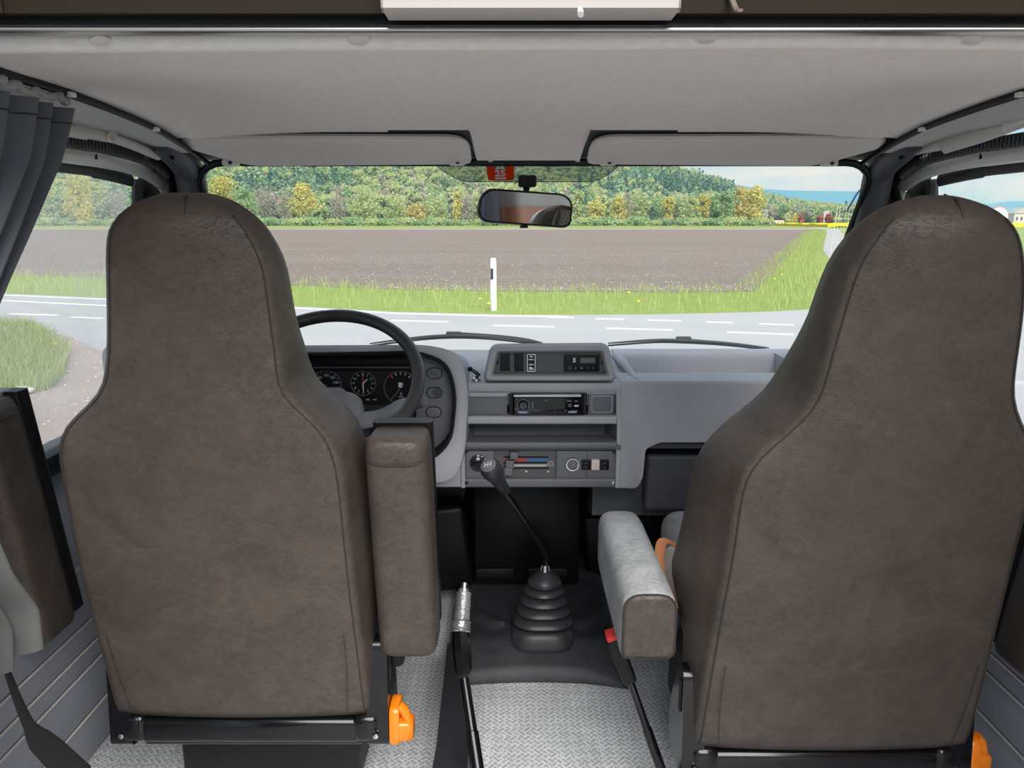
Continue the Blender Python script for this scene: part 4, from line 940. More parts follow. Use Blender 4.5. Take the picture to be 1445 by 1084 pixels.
# curtain on the driver side
ez = [1.305, 1.212, 1.103, .983, .86, .76, .66, .60, .545]; ey = [1.235, 1.20, 1.117, 1.0145, .955, .935, .955, .985, .975]
def cedge(z): return float(np.interp(-z, [-a for a in ez], ey))
t = thing('curtain', (-.68, .9, .545), 'dark grey curtain gathered beside the driver window', 'curtain')
def cf(i, j, z0=1.288, z1=.62, x0=-.672):
    z = z0 + (z1-z0)*j; e_ = cedge(z); w_ = (1.235 - .45)*(1 - .30*math.sin(PI*min(1, (1.3-z)/.75)))
    Y = e_ - w_*(1-i)**1.0; am = .0135*(1 - .4*math.sin(PI*min(1, (1.3-z)/.75)))
    x = x0 - .02*math.sin(PI*min(1, (1.3-z)/.75)) + am*math.sin(2*PI*(15*i + .42) + .8*math.sin(z*3)) + .006*math.sin(31*i+z*5)
    return V(x, Y, z)
mb = MB(); mb.sheet(lambda i, j: cf(i, j), 220, 24, (-.002, 0, 0)); obj('cloth', mb, 'curtain', t, 60)
mb = MB(); mb.sheet(lambda i, j: cf(i, j, .72, .545, -.664), 200, 10, (-.002, 0, 0)); o = obj('lining', mb, 'curtain_lining', t, 60); o['label'] = 'pale grey lining hem'
mb = MB(); mb.tube([cf(i, .035) + V(.0012, 0, 0) for i in np.linspace(0, 1, 221)], .0011, 5); obj('hem_seam', mb, 'dark', t)
mb = MB(); pts = []
for k in range(60):
    i = k/59; pts.append(V(-.657 + .004*math.sin(k*2.1), .50 + .70*i, railz(.50+.70*i) - .012 + .004*math.sin(k*1.7)))
mb.tube(pts, [.005 + .0025*math.sin(k*2.9) for k in range(60)], 8); obj('gather_tape', mb, 'yarn', t)
# seat belt of the driver
P = smooth_path([atx(-14, 880, -.72), atx(2, 925, -.715), atx(28, 995, -.70), atx(48, 1035, -.69), atx(75, 1062, -.675), atx(112, 1100, -.655)], 6)
W_ = np.interp(range(len(P)), [0, 8, 16, 20, 30], [.004, .0045, .008, .016, .022])
mb = MB(); mb.tube(P, list(map(float, W_)), 10, squash=((.5, .8, .1), .13)); tag(obj('seat_belt', mb, 'belt'), 'black seat belt strap twisting down beside the driver seat', 'belt')
mb = MB(); p = atx(150, 1074, -.89); mb.lathe([(.004, -.008), (.006, 0), (.004, .004)], p, (1, 0, 0), 10); tag(obj('bolt', mb, 'chrome'), 'small metal bolt on the lower driver door panel', 'bolt')
# door mirror outside the driver window
t = thing('door_mirror', (-1.02, 1.93, .70), 'grey door mirror peeking out beside the driver headrest', 'mirror')
mb = MB(); a, b = at(137, 515, 1.95), at(205, 515, 1.95); mb.box(((a.x+b.x)/2, 1.99, (at(140, 495, 1.95).z + at(140, 535, 1.95).z)/2 - .05), (b.x-a.x, .07, .20), .03, 3); obj('mirror_housing', mb, 'pillar', t)
mb = MB(); mb.tube([V(-.88, 1.95, .66), V(-.98, 1.97, .66)], .014, 8); obj('mirror_arm', mb, 'black', t)

# ================================================================== seats
def seat(side_, Ytop, cx, left, right, lab, flL=.010, flR=.010):
    """left/right: (px,py) of the two edges of the leaning rear face"""
    k = .185; Z0 = 1.16
    soff = lambda b: .008 + .040*min(1, max(0, (335-b)/45))
    L_ = sorted((p.z, p.x) for p in (atp(a, b, Ytop + soff(b), Z0, k) for a, b in left)); R_ = sorted((p.z, p.x) for p in (atp(a, b, Ytop + soff(b), Z0, k) for a, b in right))
    zb, zt = max(L_[0][0], R_[0][0]), min(L_[-1][0], R_[-1][0])
    lx = lambda z: float(np.interp(z, [q[0] for q in L_], [q[1] for q in L_])); rx = lambda z: float(np.interp(z, [q[0] for q in R_], [q[1] for q in R_]))
    yr = lambda z: Ytop + k*(Z0 - z)
    hw = lambda z: (rx(z) - lx(z))/2
    def mid(z):
        zs_ = [min(zt, max(zb, z + d)) for d in np.linspace(-.05, .05, 9)]; return sum((rx(q)+lx(q))/2 for q in zs_)/9
    def depth(z): return float(np.interp(z, [zb, .50, .80, .88, .98, zt], [.14, .165, .17, .165, .120, .105]))
    zz = sorted(set([zb + (zt-.075-zb)*i/46 for i in range(47)] + [zt - .075*(1-math.sin(i/10*PI/2)) for i in range(11)]))
    hsm = {}
    for z in zz: hsm[z] = sum(hw(min(zt, max(zb, z+d))) for d in (-.016, -.008, 0, .008, .016))/5 if z < zt-.06 else hw(z)
    cx0 = cx; rings = []; seamL = []; seamR = []
    for z in zz:
        w_ = max(.012, hsm[z]); d = depth(z); y0 = yr(z)
        top = max(0, (z - (zt-.06))/.06); e_ = .044*(1-math.sqrt(max(0, 1-top*top)))
        zbv = max(0, (zb+.025 - z)/.025); e_ = max(e_, .012*zbv)
        ya, yb = y0 + e_, y0 + d - e_; bow = .010*(1-top)
        rr, rf = min(.022, w_*.5, (yb-ya)*.4), min(.042, w_*.5, (yb-ya)*.45)
        lp = []
        # rear-left corner, rear face (slightly bowed), rear-right, front-right, front-left
        def arc(cx_, cy_, r, a0, a1, n): return [(cx_ + r*math.cos(math.radians(a0+(a1-a0)*i/n)), cy_ + r*math.sin(math.radians(a0+(a1-a0)*i/n))) for i in range(n+1)]
        lp += arc(-w_+rr, ya+rr, rr, 180, 270, 4)
        for i in range(1, 10): u = -1+2*i/10; lp.append((u*(w_-rr), ya - bow*(1-u*u)))
        lp += arc(w_-rr, ya+rr, rr, 270, 360, 4)
        fo = .006; kf = float(np.interp(z, [zb, .38, .52, .8, .95, zt], [0, .25, 1, .5, .12, 0])); fL, fR = flL*kf, flR*kf
        for i in range(1, 4): lp.append((w_ + fR*i/4 + fo*math.sin(PI*i/4), ya+rr+(yb-rf-ya-rr)*i/4))
        lp += arc(w_+fR-rf, yb-rf, rf, 0, 90, 5)
        for i in range(1, 8): u = 1-2*i/8; lp.append((u*(w_-rf), yb - .014*(1-u*u)))
        lp += arc(-w_-fL+rf, yb-rf, rf, 90, 180, 5)
        for i in range(3, 0, -1): lp.append((-w_ - fL*i/4 - fo*math.sin(PI*i/4), ya+rr+(yb-rf-ya-rr)*i/4))
        cx = mid(z); rings.append([V(cx + x, y, z) for x, y in lp])
        q = rr*.30
        seamL.append(V(cx - w_ + rr*.55, ya + rr*.11 - .0008, z)); seamR.append(V(cx + w_ - rr*.55, ya + rr*.11 - .0008, z))
    cx = cx0
    t = thing('driver_seat' if side_ < 0 else 'passenger_seat', (cx, yr(zb)+.15, 0), lab, 'seat')
    mb = MB(); mb.loft(rings); br = obj('backrest', mb, 'vinyl', t, 70)
    # seam round the rear panel
    m1 = len(seamL) - 6; mb = MB(); mb.tube(seamL[:m1], .0013, 6); mb.tube(seamR[:m1], .0013, 6); obj('piping_seam', mb, 'seam', br)
    mb = MB(); mb.tube([V(mid(zt) + .014, yr(zt-.03)+.002, zt-.030), V(mid(zt) + .011, yr(zt)+.018, zt-.008), V(mid(zt)+.010, yr(zt)+.05, zt+.001)], .0014, 5); obj('crown_seam', mb, 'seam', br)
    # short stitched darts at the foot of the rear panel
    for s_ in (-1, 1):
        mb = MB()
        for i in range(26):
            z = zb + .02 + .0068*i; x = mid(z) + s_*(hw(z) - .030 - .012*(1-i/26)**2); y = yr(z) - .0058
            mb.box((x, y, z), (.0013, .0015, .0042), 0)
        o = obj('stitching', mb, 'seam', br, 0); o['kind'] = 'stuff'
    # dotted cloth panel on the front of the backrest
    rows = [z for z in zz if zb + .12 < z < zt - .012]
    mb = MB(); mb.loft([[V(mid(z) + (hsm[z]-.022)*u, yr(z) + depth(z) + .0035 - .014*(1-u*u) - (.044*(1-math.sqrt(max(0, 1-max(0, (z-(zt-.06))/.06)**2)))), z) for u in np.linspace(-1, 1, 9)] for z in rows], False, False)
    obj('front_cloth', mb, 'perforated', br)
    # cushion
    cz = .40; y1 = yr(zb) + .10
    mb = MB(); mb.box((cx + .01, y1 + .27, .345), (.40, .54, .12), .045, 4, rot=Matrix.Rotation(.06, 3, 'X')); obj('cushion', mb, 'vinyl_lit_grey', t, 60)
    mb = MB(); mb.box((cx, y1 + .24, .27), (.44, .46, .09), .01); obj('cushion_pan', mb, 'black', t)
    # base
    mb = MB(); mb.box((cx, y1 + .20, .115), (.36, .40, .23), .015); obj('seat_box', mb, 'black', t)
    for i, (z, w_) in enumerate(((.235, .45), (.205, .41))):
        mb = MB(); mb.box((cx - .010, y1 - .015, z), (w_, .05, .024), .004); obj('slide_rail', mb, 'black', t)
        mb = MB(); mb.box((cx - .010, y1 - .041, z-.011), (w_*.98, .003, .002), 0); obj('rail_edge', mb, 'yarn', t)
    return t, br, dict(yr=yr, hw=hw, depth=depth, zb=zb, zt=zt, cx=cx)

def frame(t, I, sg, knob_side):
    """metal frame round the foot of the backrest; knob_side: +1/-1 carries the orange recliner knob"""
    zb, cx, yr = I['zb'], I['cx'], I['yr']; z = zb - .026; y = yr(zb) + .030; hw_ = .232
    mb = MB(); mb.box((cx, y, z-.006), (2*hw_ - .05, .055, .052), .014, 4); mb.box((cx, y+.005, z-.030), (2*hw_-.05, .04, .03), .01, 3); obj('rear_bar', mb, 'gloss_black', t)
    for s_ in (-1, 1):
        x = cx + s_*(hw_ + .006)
        lp = [(y-.030, z-.036), (y+.03, z-.040), (y+.09, z-.02), (y+.085, z+.05), (y+.035, z+.16), (y+.012, z+.175), (y-.012, z+.165), (y-.022, z+.05)]
        lp = rpoly(lp, .018, 4)
        mb = MB(); mb.loft([[V(x + s_*o, a, b) for a, b in lp] for o in (-.020, .020)]); mb.box((x - s_*.022, y, z), (.05, .062, .056), .014, 3)
        obj('side_bracket', mb, 'gloss_black', t, 30)
        mb = MB(); mb.tube([V(x + s_*.021, y+.005, z+.145), V(x + s_*.021, y+.005, z+.085)], .0075, 8, squash=((0, 1, 0), .35)); obj('slot_cap', mb, 'dark', t)
        mb = MB(); mb.lathe([(.005, 0), (.005, .003), (.002, .004)], V(x - s_*.003, y-.031, z-.010), (0, -1, .1), 10); obj('bolt', mb, 'chrome', t)
    for s_ in knob_side:
        x = cx + s_*(hw_ + .030); z -= .010
        # winged knob
        lp = rpoly([(y-.028, z-.026), (y+.030, z-.026), (y+.034, z+.045), (y+.018, z+.050), (y-.020, z+.046)], .012, 4)
        mb = MB(); mb.loft([[V(x + s_*o, yy, zz) for yy, zz in [(y + (a-y)*f_, z+.01 + (b-z-.01)*f_) for a, b in lp]] for o, f_ in ((-.003, .95), (.0, 1), (.012, 1), (.015, .94))])
        lp2 = rpoly([(y-.022, z-.024), (y+.022, z-.024), (y+.022, z+.018), (y-.022, z+.018)], .010, 4)
        mb.loft([[V(x + s_*o, yy + 0, zz) for yy, zz in [(y + (a-y)*f_, z-.003 + (b-z+.003)*f_) for a, b in lp2]] for o, f_ in ((.010, 1), (.030, .95), (.037, .85), (.040, .7))])
        mb.tube([V(x + s_*.012, y-.004, z+.046), V(x + s_*.022, y-.004, z+.036), V(x + s_*.030, y-.004, z+.014)], [.010, .010, .008], 10)
        o = obj('recliner_knob', mb, 'orange', t, 50); o['label'] = 'orange recliner knob'

def arm_up(t, x0, x1, I, ztop, zbot, sg, back_off=0.0):
    """armrest folded up alongside the backrest: padded box with an end cap on top and a black plate on its far side"""
    yr = I['yr']; yc = lambda z: yr(z) + .012 + back_off; th = .115
    rows = [(zbot, .82), (zbot+.004, .93), (zbot+.014, 1.0), (zbot+.05, 1.0), ((zbot+ztop)/2, 1.0), (ztop-.05, .985), (ztop-.022, .965), (ztop-.006, .92), (ztop, .82)]
    w_ = x1-x0; xm = (x0+x1)/2
    mb = MB(); mb.loft([[V(xm + (a)*f_, yc(z) + th/2 + (b)*f_, z) for a, b in rrect(-w_/2, -th/2, w_/2, th/2, .026, 5)] for z, f_ in rows])
    ar = obj('armrest', mb, 'vinyl', t, 60)
    mb = MB(); lp = rrect(-w_/2*.968, -th/2*.968, w_/2*.968, th/2*.968, .026, 5)
    mb.tube([V(xm + a, yc(ztop-.030) + th/2 + b - .0012, ztop - .030 + .010*(abs(a)/(w_/2))**3*0 - .010*max(0, 1-(abs(a)/(w_/2))**4)) for a, b in lp], .0015, 6, closed=True); obj('end_seam', mb, 'seam', ar)
    # black plastic backing on the far side, standing proud at the top
    mb = MB(); mb.loft([[V(xm + a, yc(z) + th + b, z) for a, b in rrect(-w_/2*.99, -.014, w_/2*.99, .022, .008, 3)] for z in (zbot+.02, ztop-.03, ztop+.004, ztop+.006)])
    obj('armrest_plate', mb, 'black', ar, 40)
    mb = MB(); s_ = sg; mb.box((xm - s_*.03, yc(zbot)+.075, zbot+.0), (.03, .05, .10), .01); (obj('armrest_hinge', mb, 'black', ar) if abs(xm) < .5 else None)
    return ar

def sil_sym(pts): return pts
dr_left = [(162, 1010), (150, 960), (128, 880), (107, 800), (93, 730), (84, 680), (78, 640), (81, 612), (95, 592), (118, 572), (138, 553), (145, 530), (146.5, 480), (146, 430), (145, 395), (145.5, 365), (149, 340), (158, 318), (171, 301), (189, 287), (212, 277.5), (232, 273.5), (246, 272)]
dr_right = [(526, 1012), (524, 1000), (516, 930), (507, 860), (498, 780), (491, 700), (485, 655), (475, 625), (458, 602), (436, 583), (416, 566), (407, 545), (401, 500), (393, 440), (388, 400), (383, 370), (374, 342), (360, 319), (342, 300), (322, 286), (304, 277), (292, 273.5), (284, 272)]
ds, dbr, DI = seat(-1, 1.085, -.487, dr_left, dr_right, 'brown-grey vinyl driver seat with upright armrests, behind the steering wheel', flR=.024)
frame(ds, DI, -1, (1,))
arm_up(ds, -.239, -.136, DI, .779, .352, 1, .0)
arm_up(ds, -.930, -.829, DI, .835, .375, -1, .0)
pa_left = [(976, 1056), (998, 920), (1012, 840), (1022, 790), (1034, 700), (1041, 672), (1056, 647), (1085, 624), (1112, 603), (1132, 582), (1146, 556), (1160, 505), (1172, 462), (1185, 418), (1198, 378), (1210, 350), (1226, 323), (1246, 302), (1268, 288), (1290, 280.5), (1303, 277), (1311, 275.5)]
pa_right = [(1366, 1058), (1388, 980), (1420, 850), (1445, 750), (1462, 690), (1468, 660), (1464, 628), (1452, 600), (1440, 578), (1436, 555), (1439, 520), (1446, 480), (1452, 430), (1454, 390), (1449, 355), (1437, 329), (1420, 310), (1398, 294), (1374, 283.5), (1354, 278.5), (1340, 276), (1332, 275.5)]
ps, pbr, PI_ = seat(1, 1.02, .56, pa_left, pa_right, 'brown-grey vinyl passenger seat with its inner armrest folded down', flL=.05, flR=.03)
frame(ps, PI_, 1, (1,))
# armrest folded down, pointing forward
def arm_down(t, x0, x1, y0, y1, z0, z1):
    w_, h_ = x1-x0, z1-z0; xm = (x0+x1)/2
    lp = rpoly([(-w_/2, -h_/2), (w_/2, -h_/2), (w_/2, h_/2), (-w_/2, h_/2)], [.012, .016, .034, .034], 6); zm = (z0+z1)/2
    rows = [(y0, .88, 0), (y0+.003, .95, 0), (y0+.009, .985, 0), (y0+.02, 1, 0), ((y0+y1)/2, 1, .0), (y1-.06, .99, .0), (y1-.02, .95, .0), (y1-.006, .86, 0), (y1, .72, 0)]
    mb = MB(); mb.loft([[V(xm + a*f_, y, zm + o + b*f_) for a, b in lp] for y, f_, o in rows]); ar = obj('armrest', mb, 'vinyl_lit_grey', t, 60); ar['label'] = 'folded-down armrest, skylight painted in as pale vinyl'  # light on the armrest is put into its pale colour
    mb = MB(); mb.loft([[V(xm + a*f_, y, zm + b*f_) for a, b in lp] for y, f_ in ((y0-.0045, .80), (y0-.004, .88), (y0+.002, .945))]); obj('end_cap', mb, 'vinyl', ar, 60)
    mb = MB(); mb.tube([V(xm + a*.95, y0 + .0005, zm + b*.95) for a, b in lp], .0016, 6, closed=True); obj('end_seam', mb, 'seam', ar)
    mb = MB(); mb.box((x1 + .012, y0+.10, z0+.02), (.03, .04, .04), .012); obj('armrest_hinge', mb, 'black', ar)
arm_down(ps, .180, .272, 1.155, 1.545, .408, .528)
arm_up(ps, .905, 1.0, PI_, .78, .325, 1, .03)

# things on the passenger seat
t = thing('tote_bag', (.37, 1.42, .40), 'white bag with an orange strap squeezed beside the passenger seat cushion', 'bag')
mb = MB(); mb.loft([[V(.365 + a*f_, 1.42 + b*f_, z) for a, b in rrect(-.06, -.10, .06, .10, .03, 4)] for z, f_ in ((.40, .9), (.41, 1.02), (.435, 1.0), (.458, .8), (.466, .5))]); obj('bag_body', mb, 'bag', t, 60)
mb = MB(); mb.tube(smooth_path([V(.285, 1.36, .445), V(.288, 1.40, .482), V(.305, 1.43, .500), V(.36, 1.44, .462)], 5), .010, 8, squash=((1, 0, 0), .4)); obj('strap', mb, 'strap', t)
mb = MB(); mb.tube(smooth_path([V(.262, 1.34, .422), V(.30, 1.33, .424), V(.36, 1.34, .424)], 4), .012, 8, squash=((0, 1, 0), .3)); tag(obj('cloth_strip', mb, 'strap'), 'orange cloth strip lying by the passenger armrest hinge', 'cloth')

# ================================================================== floor things: mat, gear lever, handbrake, buckle
t = None
mz = lambda x, Y: .006 + .056*max(0, min(1, (Y-1.70)/.10))**.7 + .02*max(0, min(1, (Y-1.95)/.35)) + .012*math.exp(-((x-.06)/.16)**2)*max(0, min(1, (Y-1.74)/.1))
x0_, x1_ = -.165, .285
def mat_(i, j):
    x = x0_ + (x1_-x0_)*i; u = (i-.5)*2; Y = 1.695 + .02*(1-u*u) - .018*max(0, u-.55) + (2.38-1.70)*j
    edge = max(0, abs(u)-.82)/.18; z = mz(x, Y)*(1-.45*edge**2) + .004
    # low ridge that frames the gearbox hump
    r_ = abs(math.hypot((x-.065)/.19, (Y-2.02)/.19)-1); z += .012*math.exp(-(r_/.10)**2)*(1 if Y > 1.85 else 0)
    if j == 0: z = .006
    return V(x, Y, z)
mb = MB(); mb.sheet(mat_, 48, 60, (0, 0, -.006)); tag(obj('floor_mat', mb, 'mat', smooth=60), 'black moulded rubber mat over the gearbox hump', 'mat')
# gear lever
gc = V(at(764, 880, 1.845).x, 1.838, .052)
t = thing('gear_lever', gc, 'black gear lever with shift-pattern knob and ribbed rubber gaiter', 'gear lever')
mb = MB(); prof = [(.081, 0), (.084, .006), (.083, .016), (.078, .036), (.071, .046), (.062, .049)]
for r_, h_ in ((.077, .058), (.069, .084), (.061, .109), (.053, .133)): prof += [(r_-.014, h_-.005), (r_-.003, h_-.002), (r_, h_+.003), (r_-.003, h_+.009), (r_-.010, h_+.014)]
prof += [(.036, .149), (.043, .153), (.0445, .158), (.041, .166), (.030, .177), (.020, .184), (.013, .189)]
rings = []
for r, h in prof:
    sq = max(0, 1-h/.14); ring_ = []
    for j in range(32):
        a = 2*PI*j/32; ca, sa = math.cos(a), math.sin(a); n_ = 2 + 2.2*sq; rr = r/((abs(ca)**n_ + abs(sa)**n_)**(1/n_)); ring_.append(gc + V(rr*ca + .008*h/.18, rr*sa*.95, h))
    rings.append(ring_)
mb.loft(rings); obj('gaiter', mb, 'gear_rubber', t, 50)
top = gc + V(.008, 0, .185); mb = MB(); mb.lathe([(.013, -.004), (.012, .012), (.009, .020)], top, (0, 0, 1), 16); obj('collar', mb, 'chrome', t)
kb = at(694, 664, 1.60)
pth = smooth_path([top + V(0, 0, .01), top + V(-.002, -.012, .055), top.lerp(kb, .45) + V(.012, 0, .012), kb], 6); mb = MB(); mb.tube(pth, .0075, 10); obj('shaft', mb, 'gloss_black', t)
ax = (kb - pth[-6]).normalized(); mb = MB(); mb.lathe([(.0095, -.085), (.0125, -.082), (.0145, -.05), (.0185, -.022), (.0225, -.008), (.0240, .004), (.0225, .014), (.0175, .0205), (.016, .0205)], kb, ax, 28); kn = obj('knob', mb, 'gear_rubber', t, 45)
mb = MB(); mb.lathe([(.0178, .0195), (.0176, .0212), (.0155, .0225), (.001, .0228)], kb, ax, 28); cap = obj('knob_cap', mb, 'dash_mid', t)
u = ax.cross(V(0, 1, 0)).normalized() if abs(ax.y) < .9 else V(1, 0, 0); 
rt = V(1, 0, 0) - ax*ax.x; rt.normalize(); up = ax.cross(rt); cc = kb + ax*.0236
mb = MB()
for a in (-.007, 0, .007): mb.tube([cc + rt*a + up*.007, cc + rt*a - up*.007], .0009, 5)
mb.tube([cc - rt*.007, cc + rt*.007], .0009, 5); obj('shift_pattern', mb, 'print', t)
# handbrake with its long black housing
c0 = V(-.115, 1.50, 0); t = thing('handbrake', c0, 'black handbrake with silver-taped grip between the seats', 'handbrake')
mb = MB(); lp = lambda w_, h: [(-w_, 0), (-w_*.72, h), (w_*.72, h), (w_, 0)]
mb.loft([[V(xx + a, Y, b) for a, b in lp(w_, h)] for xx, Y, w_, h in ((-.122, 1.15, .050, .090), (-.118, 1.35, .045, .100), (-.128, 1.55, .036, .110), (-.142, 1.72, .024, .105), (-.146, 1.76, .016, .07))]); obj('housing', mb, 'dark', t, 20)
mb = MB(); mb.box((-.117, 1.285, .008), (.15, .13, .014), .004); obj('foot_plate', mb, 'black', t)
A, B, C_, D_ = atz(676, 1100, .13), at(655, 958, 1.34), at(650, 892, 1.385), at(655, 832, 1.43)
mb = MB(); mb.tube([A, A.lerp(B, .45), A.lerp(B, .46), B], [.0125, .0125, .0105, .0100], 14); obj('lever_tube', mb, 'gloss_black', t)
mb = MB(); mb.tube([B + (C_-B)*.02, B.lerp(C_, .2), B.lerp(C_, .8), C_], [.009, .017, .019, .016], 8, squash=((1, 0, 0), 1.0)); obj('grip_base', mb, 'gloss_black', t, 30)
mb = MB(); n_ = 36; mb.tube([C_.lerp(D_, i/n_*.94) for i in range(n_+1)], [(.0185 if i < 10 else .0165) - .002*i/n_ + (.0012 if i % 2 else -.0006) + (.001*math.sin(i*2.3) if i < 12 else 0) for i in range(n_+1)], 14); o = obj('taped_grip', mb, 'tape', t, 40); o['label'] = 'silver taped grip'
mb = MB(); d = (D_-C_).normalized(); mb.lathe([(.012, 0), (.011, .006), (.0065, .008), (.0065, .017), (.004, .019)], C_.lerp(D_, .94), d, 14); obj('release_button', mb, 'chrome', t)
# passenger buckle on its stalk
A, B, E = atz(938, 1100, .09), at(888, 958, 1.285), at(866, 905, 1.285)
t = thing('belt_buckle', A, 'black seat belt buckle with red button beside the passenger armrest', 'buckle')
mb = MB(); mb.tube([A, A.lerp(B, .5), A.lerp(B, .52), B], [.0095, .0095, .0075, .007], 10); obj('stalk', mb, 'gloss_black', t)
d = (E-B).normalized(); R_ = d.to_track_quat('Z', 'Y').to_matrix(); mb = MB(); mb.box(B.lerp(E, .55), (.034, .026, (E-B).length*1.15), .005, 3, rot=R_); obj('buckle_body', mb, 'black', t)
mb = MB(); mb.box(E + d*.013, (.031, .020, .012), .003, 2, rot=R_); obj('release_button', mb, 'red', t)

# ================================================================== dashboard
FY = 1.88
D = thing('dashboard', (MID, 1.95, .45), 'grey moulded dashboard with centre stack under the windscreen', 'dashboard')
# deck and tray on the passenger side
mb = MB()
def prism(pts, x0, x1): mb.loft([[V(x, a, b) for a, b in pts] for x in (x0, x1)])
xr = 1.0; xl0 = at(664, 530, 1.9).x; xt0 = at(890, 515, 2.05).x + .004; xt1 = at(1113, 510, 2.08).x
lipz = at(700, 541, FY).z
prism(rpoly([(FY+.002, lipz-.03), (FY+.002, lipz-.004), (FY+.012, lipz+.003), (1.925, lipz+.003), (1.925, lipz-.03)], .006, 3), xl0, xr)          # front lip
prism([(1.925, .615), (1.925, lipz+.002), (1.94, lipz), (1.935, .63)], xt0, xt1)
prism([(1.90, .60), (2.18, .60), (2.18, .625), (1.90, .625)], xt0-.02, xt1+.02)                                                            # tray floor
prism(rpoly([(2.15, .61), (2.185, .735), (2.192, .748), (2.255, .752), (2.26, .61)], .006, 3), xt0-.03, xr)                                    # back wall and rim
mb.loft([[V(x, y, z) for x in (xt1 + o, 1.0)] + [V(1.0, y, z-.1), V(xt1+o, y, z-.1)] for y, z, o in ((1.92, lipz, .0), (2.0, .735, .02), (2.17, .748, .0), (2.25, .75, -.01))])
# ridge left of the tray
mb.tube([V(xt0-.010, 1.915, lipz-.003), V(xt0-.016, 2.05, lipz+.010), V(xt0-.026, 2.20, .742)], .011, 10)
mb.loft([[V(xt0+.0, y, z) for z in (.60, zt)] + [V(xt0-.02, y, z) for z in (zt, .60)] for y, zt in ((1.92, lipz-.005), (2.2, .738))])
# hollow between pod and ridge, then deck to the left
mb.loft([[V(x, y, z), V(x, y, z-.06)] for x, y, z in ()] or [[V(xl0-.02, 1.90, lipz-.002), V(xt0-.02, 1.90, lipz-.002), V(xt0-.02, 1.90, lipz-.06), V(xl0-.02, 1.90, lipz-.06)], [V(xl0-.055, 2.10, lipz-.006), V(xt0-.02, 2.10, lipz-.006), V(xt0-.02, 2.1, lipz-.06), V(xl0-.055, 2.1, lipz-.06)], [V(xl0-.12, 2.255, .748), V(xt0-.02, 2.255, .748), V(xt0-.02, 2.255, .66), V(xl0-.12, 2.255, .66)]])
# right-hand face with its foot column
mb.slab(pxloop([(872, 538), (1560, 538), (1560, 624), (930, 624), (909, 634), (905, 676), (898, 691), (872, 690)], FY, .010, 4), FY, 1.99, .008)
# left-hand face beneath the instrument cowl
mb.slab(pxloop([(646, 545), (654, 545), (654, 688), (200, 688), (200, 656), (646, 656)], FY, .003), FY, 1.99, .004)
body = obj('dash_body', mb, 'dash', D, 40)
mb = MB(); mb.box((.62, 2.02, .46), (.80, .05, .26)); mb.box((.60, 1.95, .560), (.72, .10, .02)); obj('knee_recess', mb, 'dash_dark', D, 0)
mb = MB(); lp = pxloop([(913, 642), (1500, 642), (1500, 722), (909, 722)], 1.945, .012, 5); mb.slab(lp, 1.945, 2.02, .012); gb = obj('glovebox_door', mb, 'dash_dark', D, 40)
# instrument cowl
outer = pxloop([(250, 489), (600, 487), (648, 497), (661, 548), (656, 640), (640, 682), (250, 682)], 1.80, [.02, .03, .045, .05, .06, .06, .02], 5)
inner = pxloop([(262, 503), (588, 497), (630, 511), (644, 556), (637, 622), (606, 650), (262, 650)], 1.80, [.02, .02, .035, .04, .05, .04, .02], 5)
mb = MB(); mb.ring(outer, inner, 1.80, 2.25, .006, drop=.088); cw = obj('instrument_cowl', mb, 'dash', D, 45)
mb = MB(); mid_ = [((o[0]*.10+i[0]*.90), (o[1]*.10+i[1]*.90)) for o, i in zip(outer, inner)]; inn2 = [(a*1.0, b) for a, b in inner]
cx_ = sum(p[0] for p in inner)/len(inner); cz_ = sum(p[1] for p in inner)/len(inner)
inn3 = [(cx_+(a-cx_)*.975, cz_+(b-cz_)*.955) for a, b in inner]; mb.ring(mid_, inn3, 1.797, 1.90, .004); obj('cowl_gasket', mb, 'black', D, 45)
YG = 1.905
mb = MB(); mb.slab(pxloop([(262, 500), (640, 500), (648, 560), (640, 660), (262, 660)], YG, .01), YG, YG+.03, 0); obj('instrument_panel', mb, 'dark', D, 0)
mb = MB(); mb.slab(pxloop([(262, 503), (586, 501), (592, 519), (262, 519)], 1.86, .01), 1.86, YG, .01); obj('panel_brow', mb, 'black', D)
mb = MB(); mb.slab(pxloop([(380, 519), (590, 519), (590, 571), (380, 571)], YG-.004, .006), YG-.004, YG+.01, .002); obj('gauge_face', mb, 'black', D)
mb = MB(); a, b = at(380, 518.5, 1.87), at(590, 518.5, 1.87); mb.box(((a.x+b.x)/2, 1.872, a.z), (b.x-a.x, .012, .004), .001); obj('brow_edge', mb, 'dash_dark', D)
# side strip with three blank switches
strip = pxloop([(588, 500), (616, 503), (634, 522), (640, 558), (636, 606), (628, 634), (604, 648), (586, 648)], 1.845, .018, 5)
mb = MB(); mb.slab(strip, 1.845, 1.90, .004); st = obj('switch_strip', mb, 'dash_mid', D, 40)
for x, y in ((613, 527), (613, 554.5), (612, 582)):
    mb = MB(); lo = pxrect(x-11.2, y-8, x+11.2, y+8, 1.843, .014, 6); li = [(sum(p[0] for p in lo)/len(lo)+(a-sum(p[0] for p in lo)/len(lo))*.90, sum(p[1] for p in lo)/len(lo)+(b-sum(p[1] for p in lo)/len(lo))*.88) for a, b in lo]
    mb.ring(lo, li, 1.8425, 1.85, .001); obj('switch_rim', mb, 'black', st)
    mb = MB(); mb.slab(li, 1.8415, 1.85, .002); bl_ = obj('blank_switch', mb, 'dash_mid', st)
    if y < 530:
        for i in range(5):
            a = at(x-5+i*2.6, y, 1.8405); mb = MB(); mb.box(a, (.0012, .001, .014), 0); o = obj('rib', mb, 'dash_dark', st, 0)
    elif y < 560:
        a = at(x+3, y, 1.8408); mb = MB(); mb.lathe([(.011, 0), (.011, .001)], a, (0, 1, 0), 24); obj('disc', mb, 'dash_dark', st)
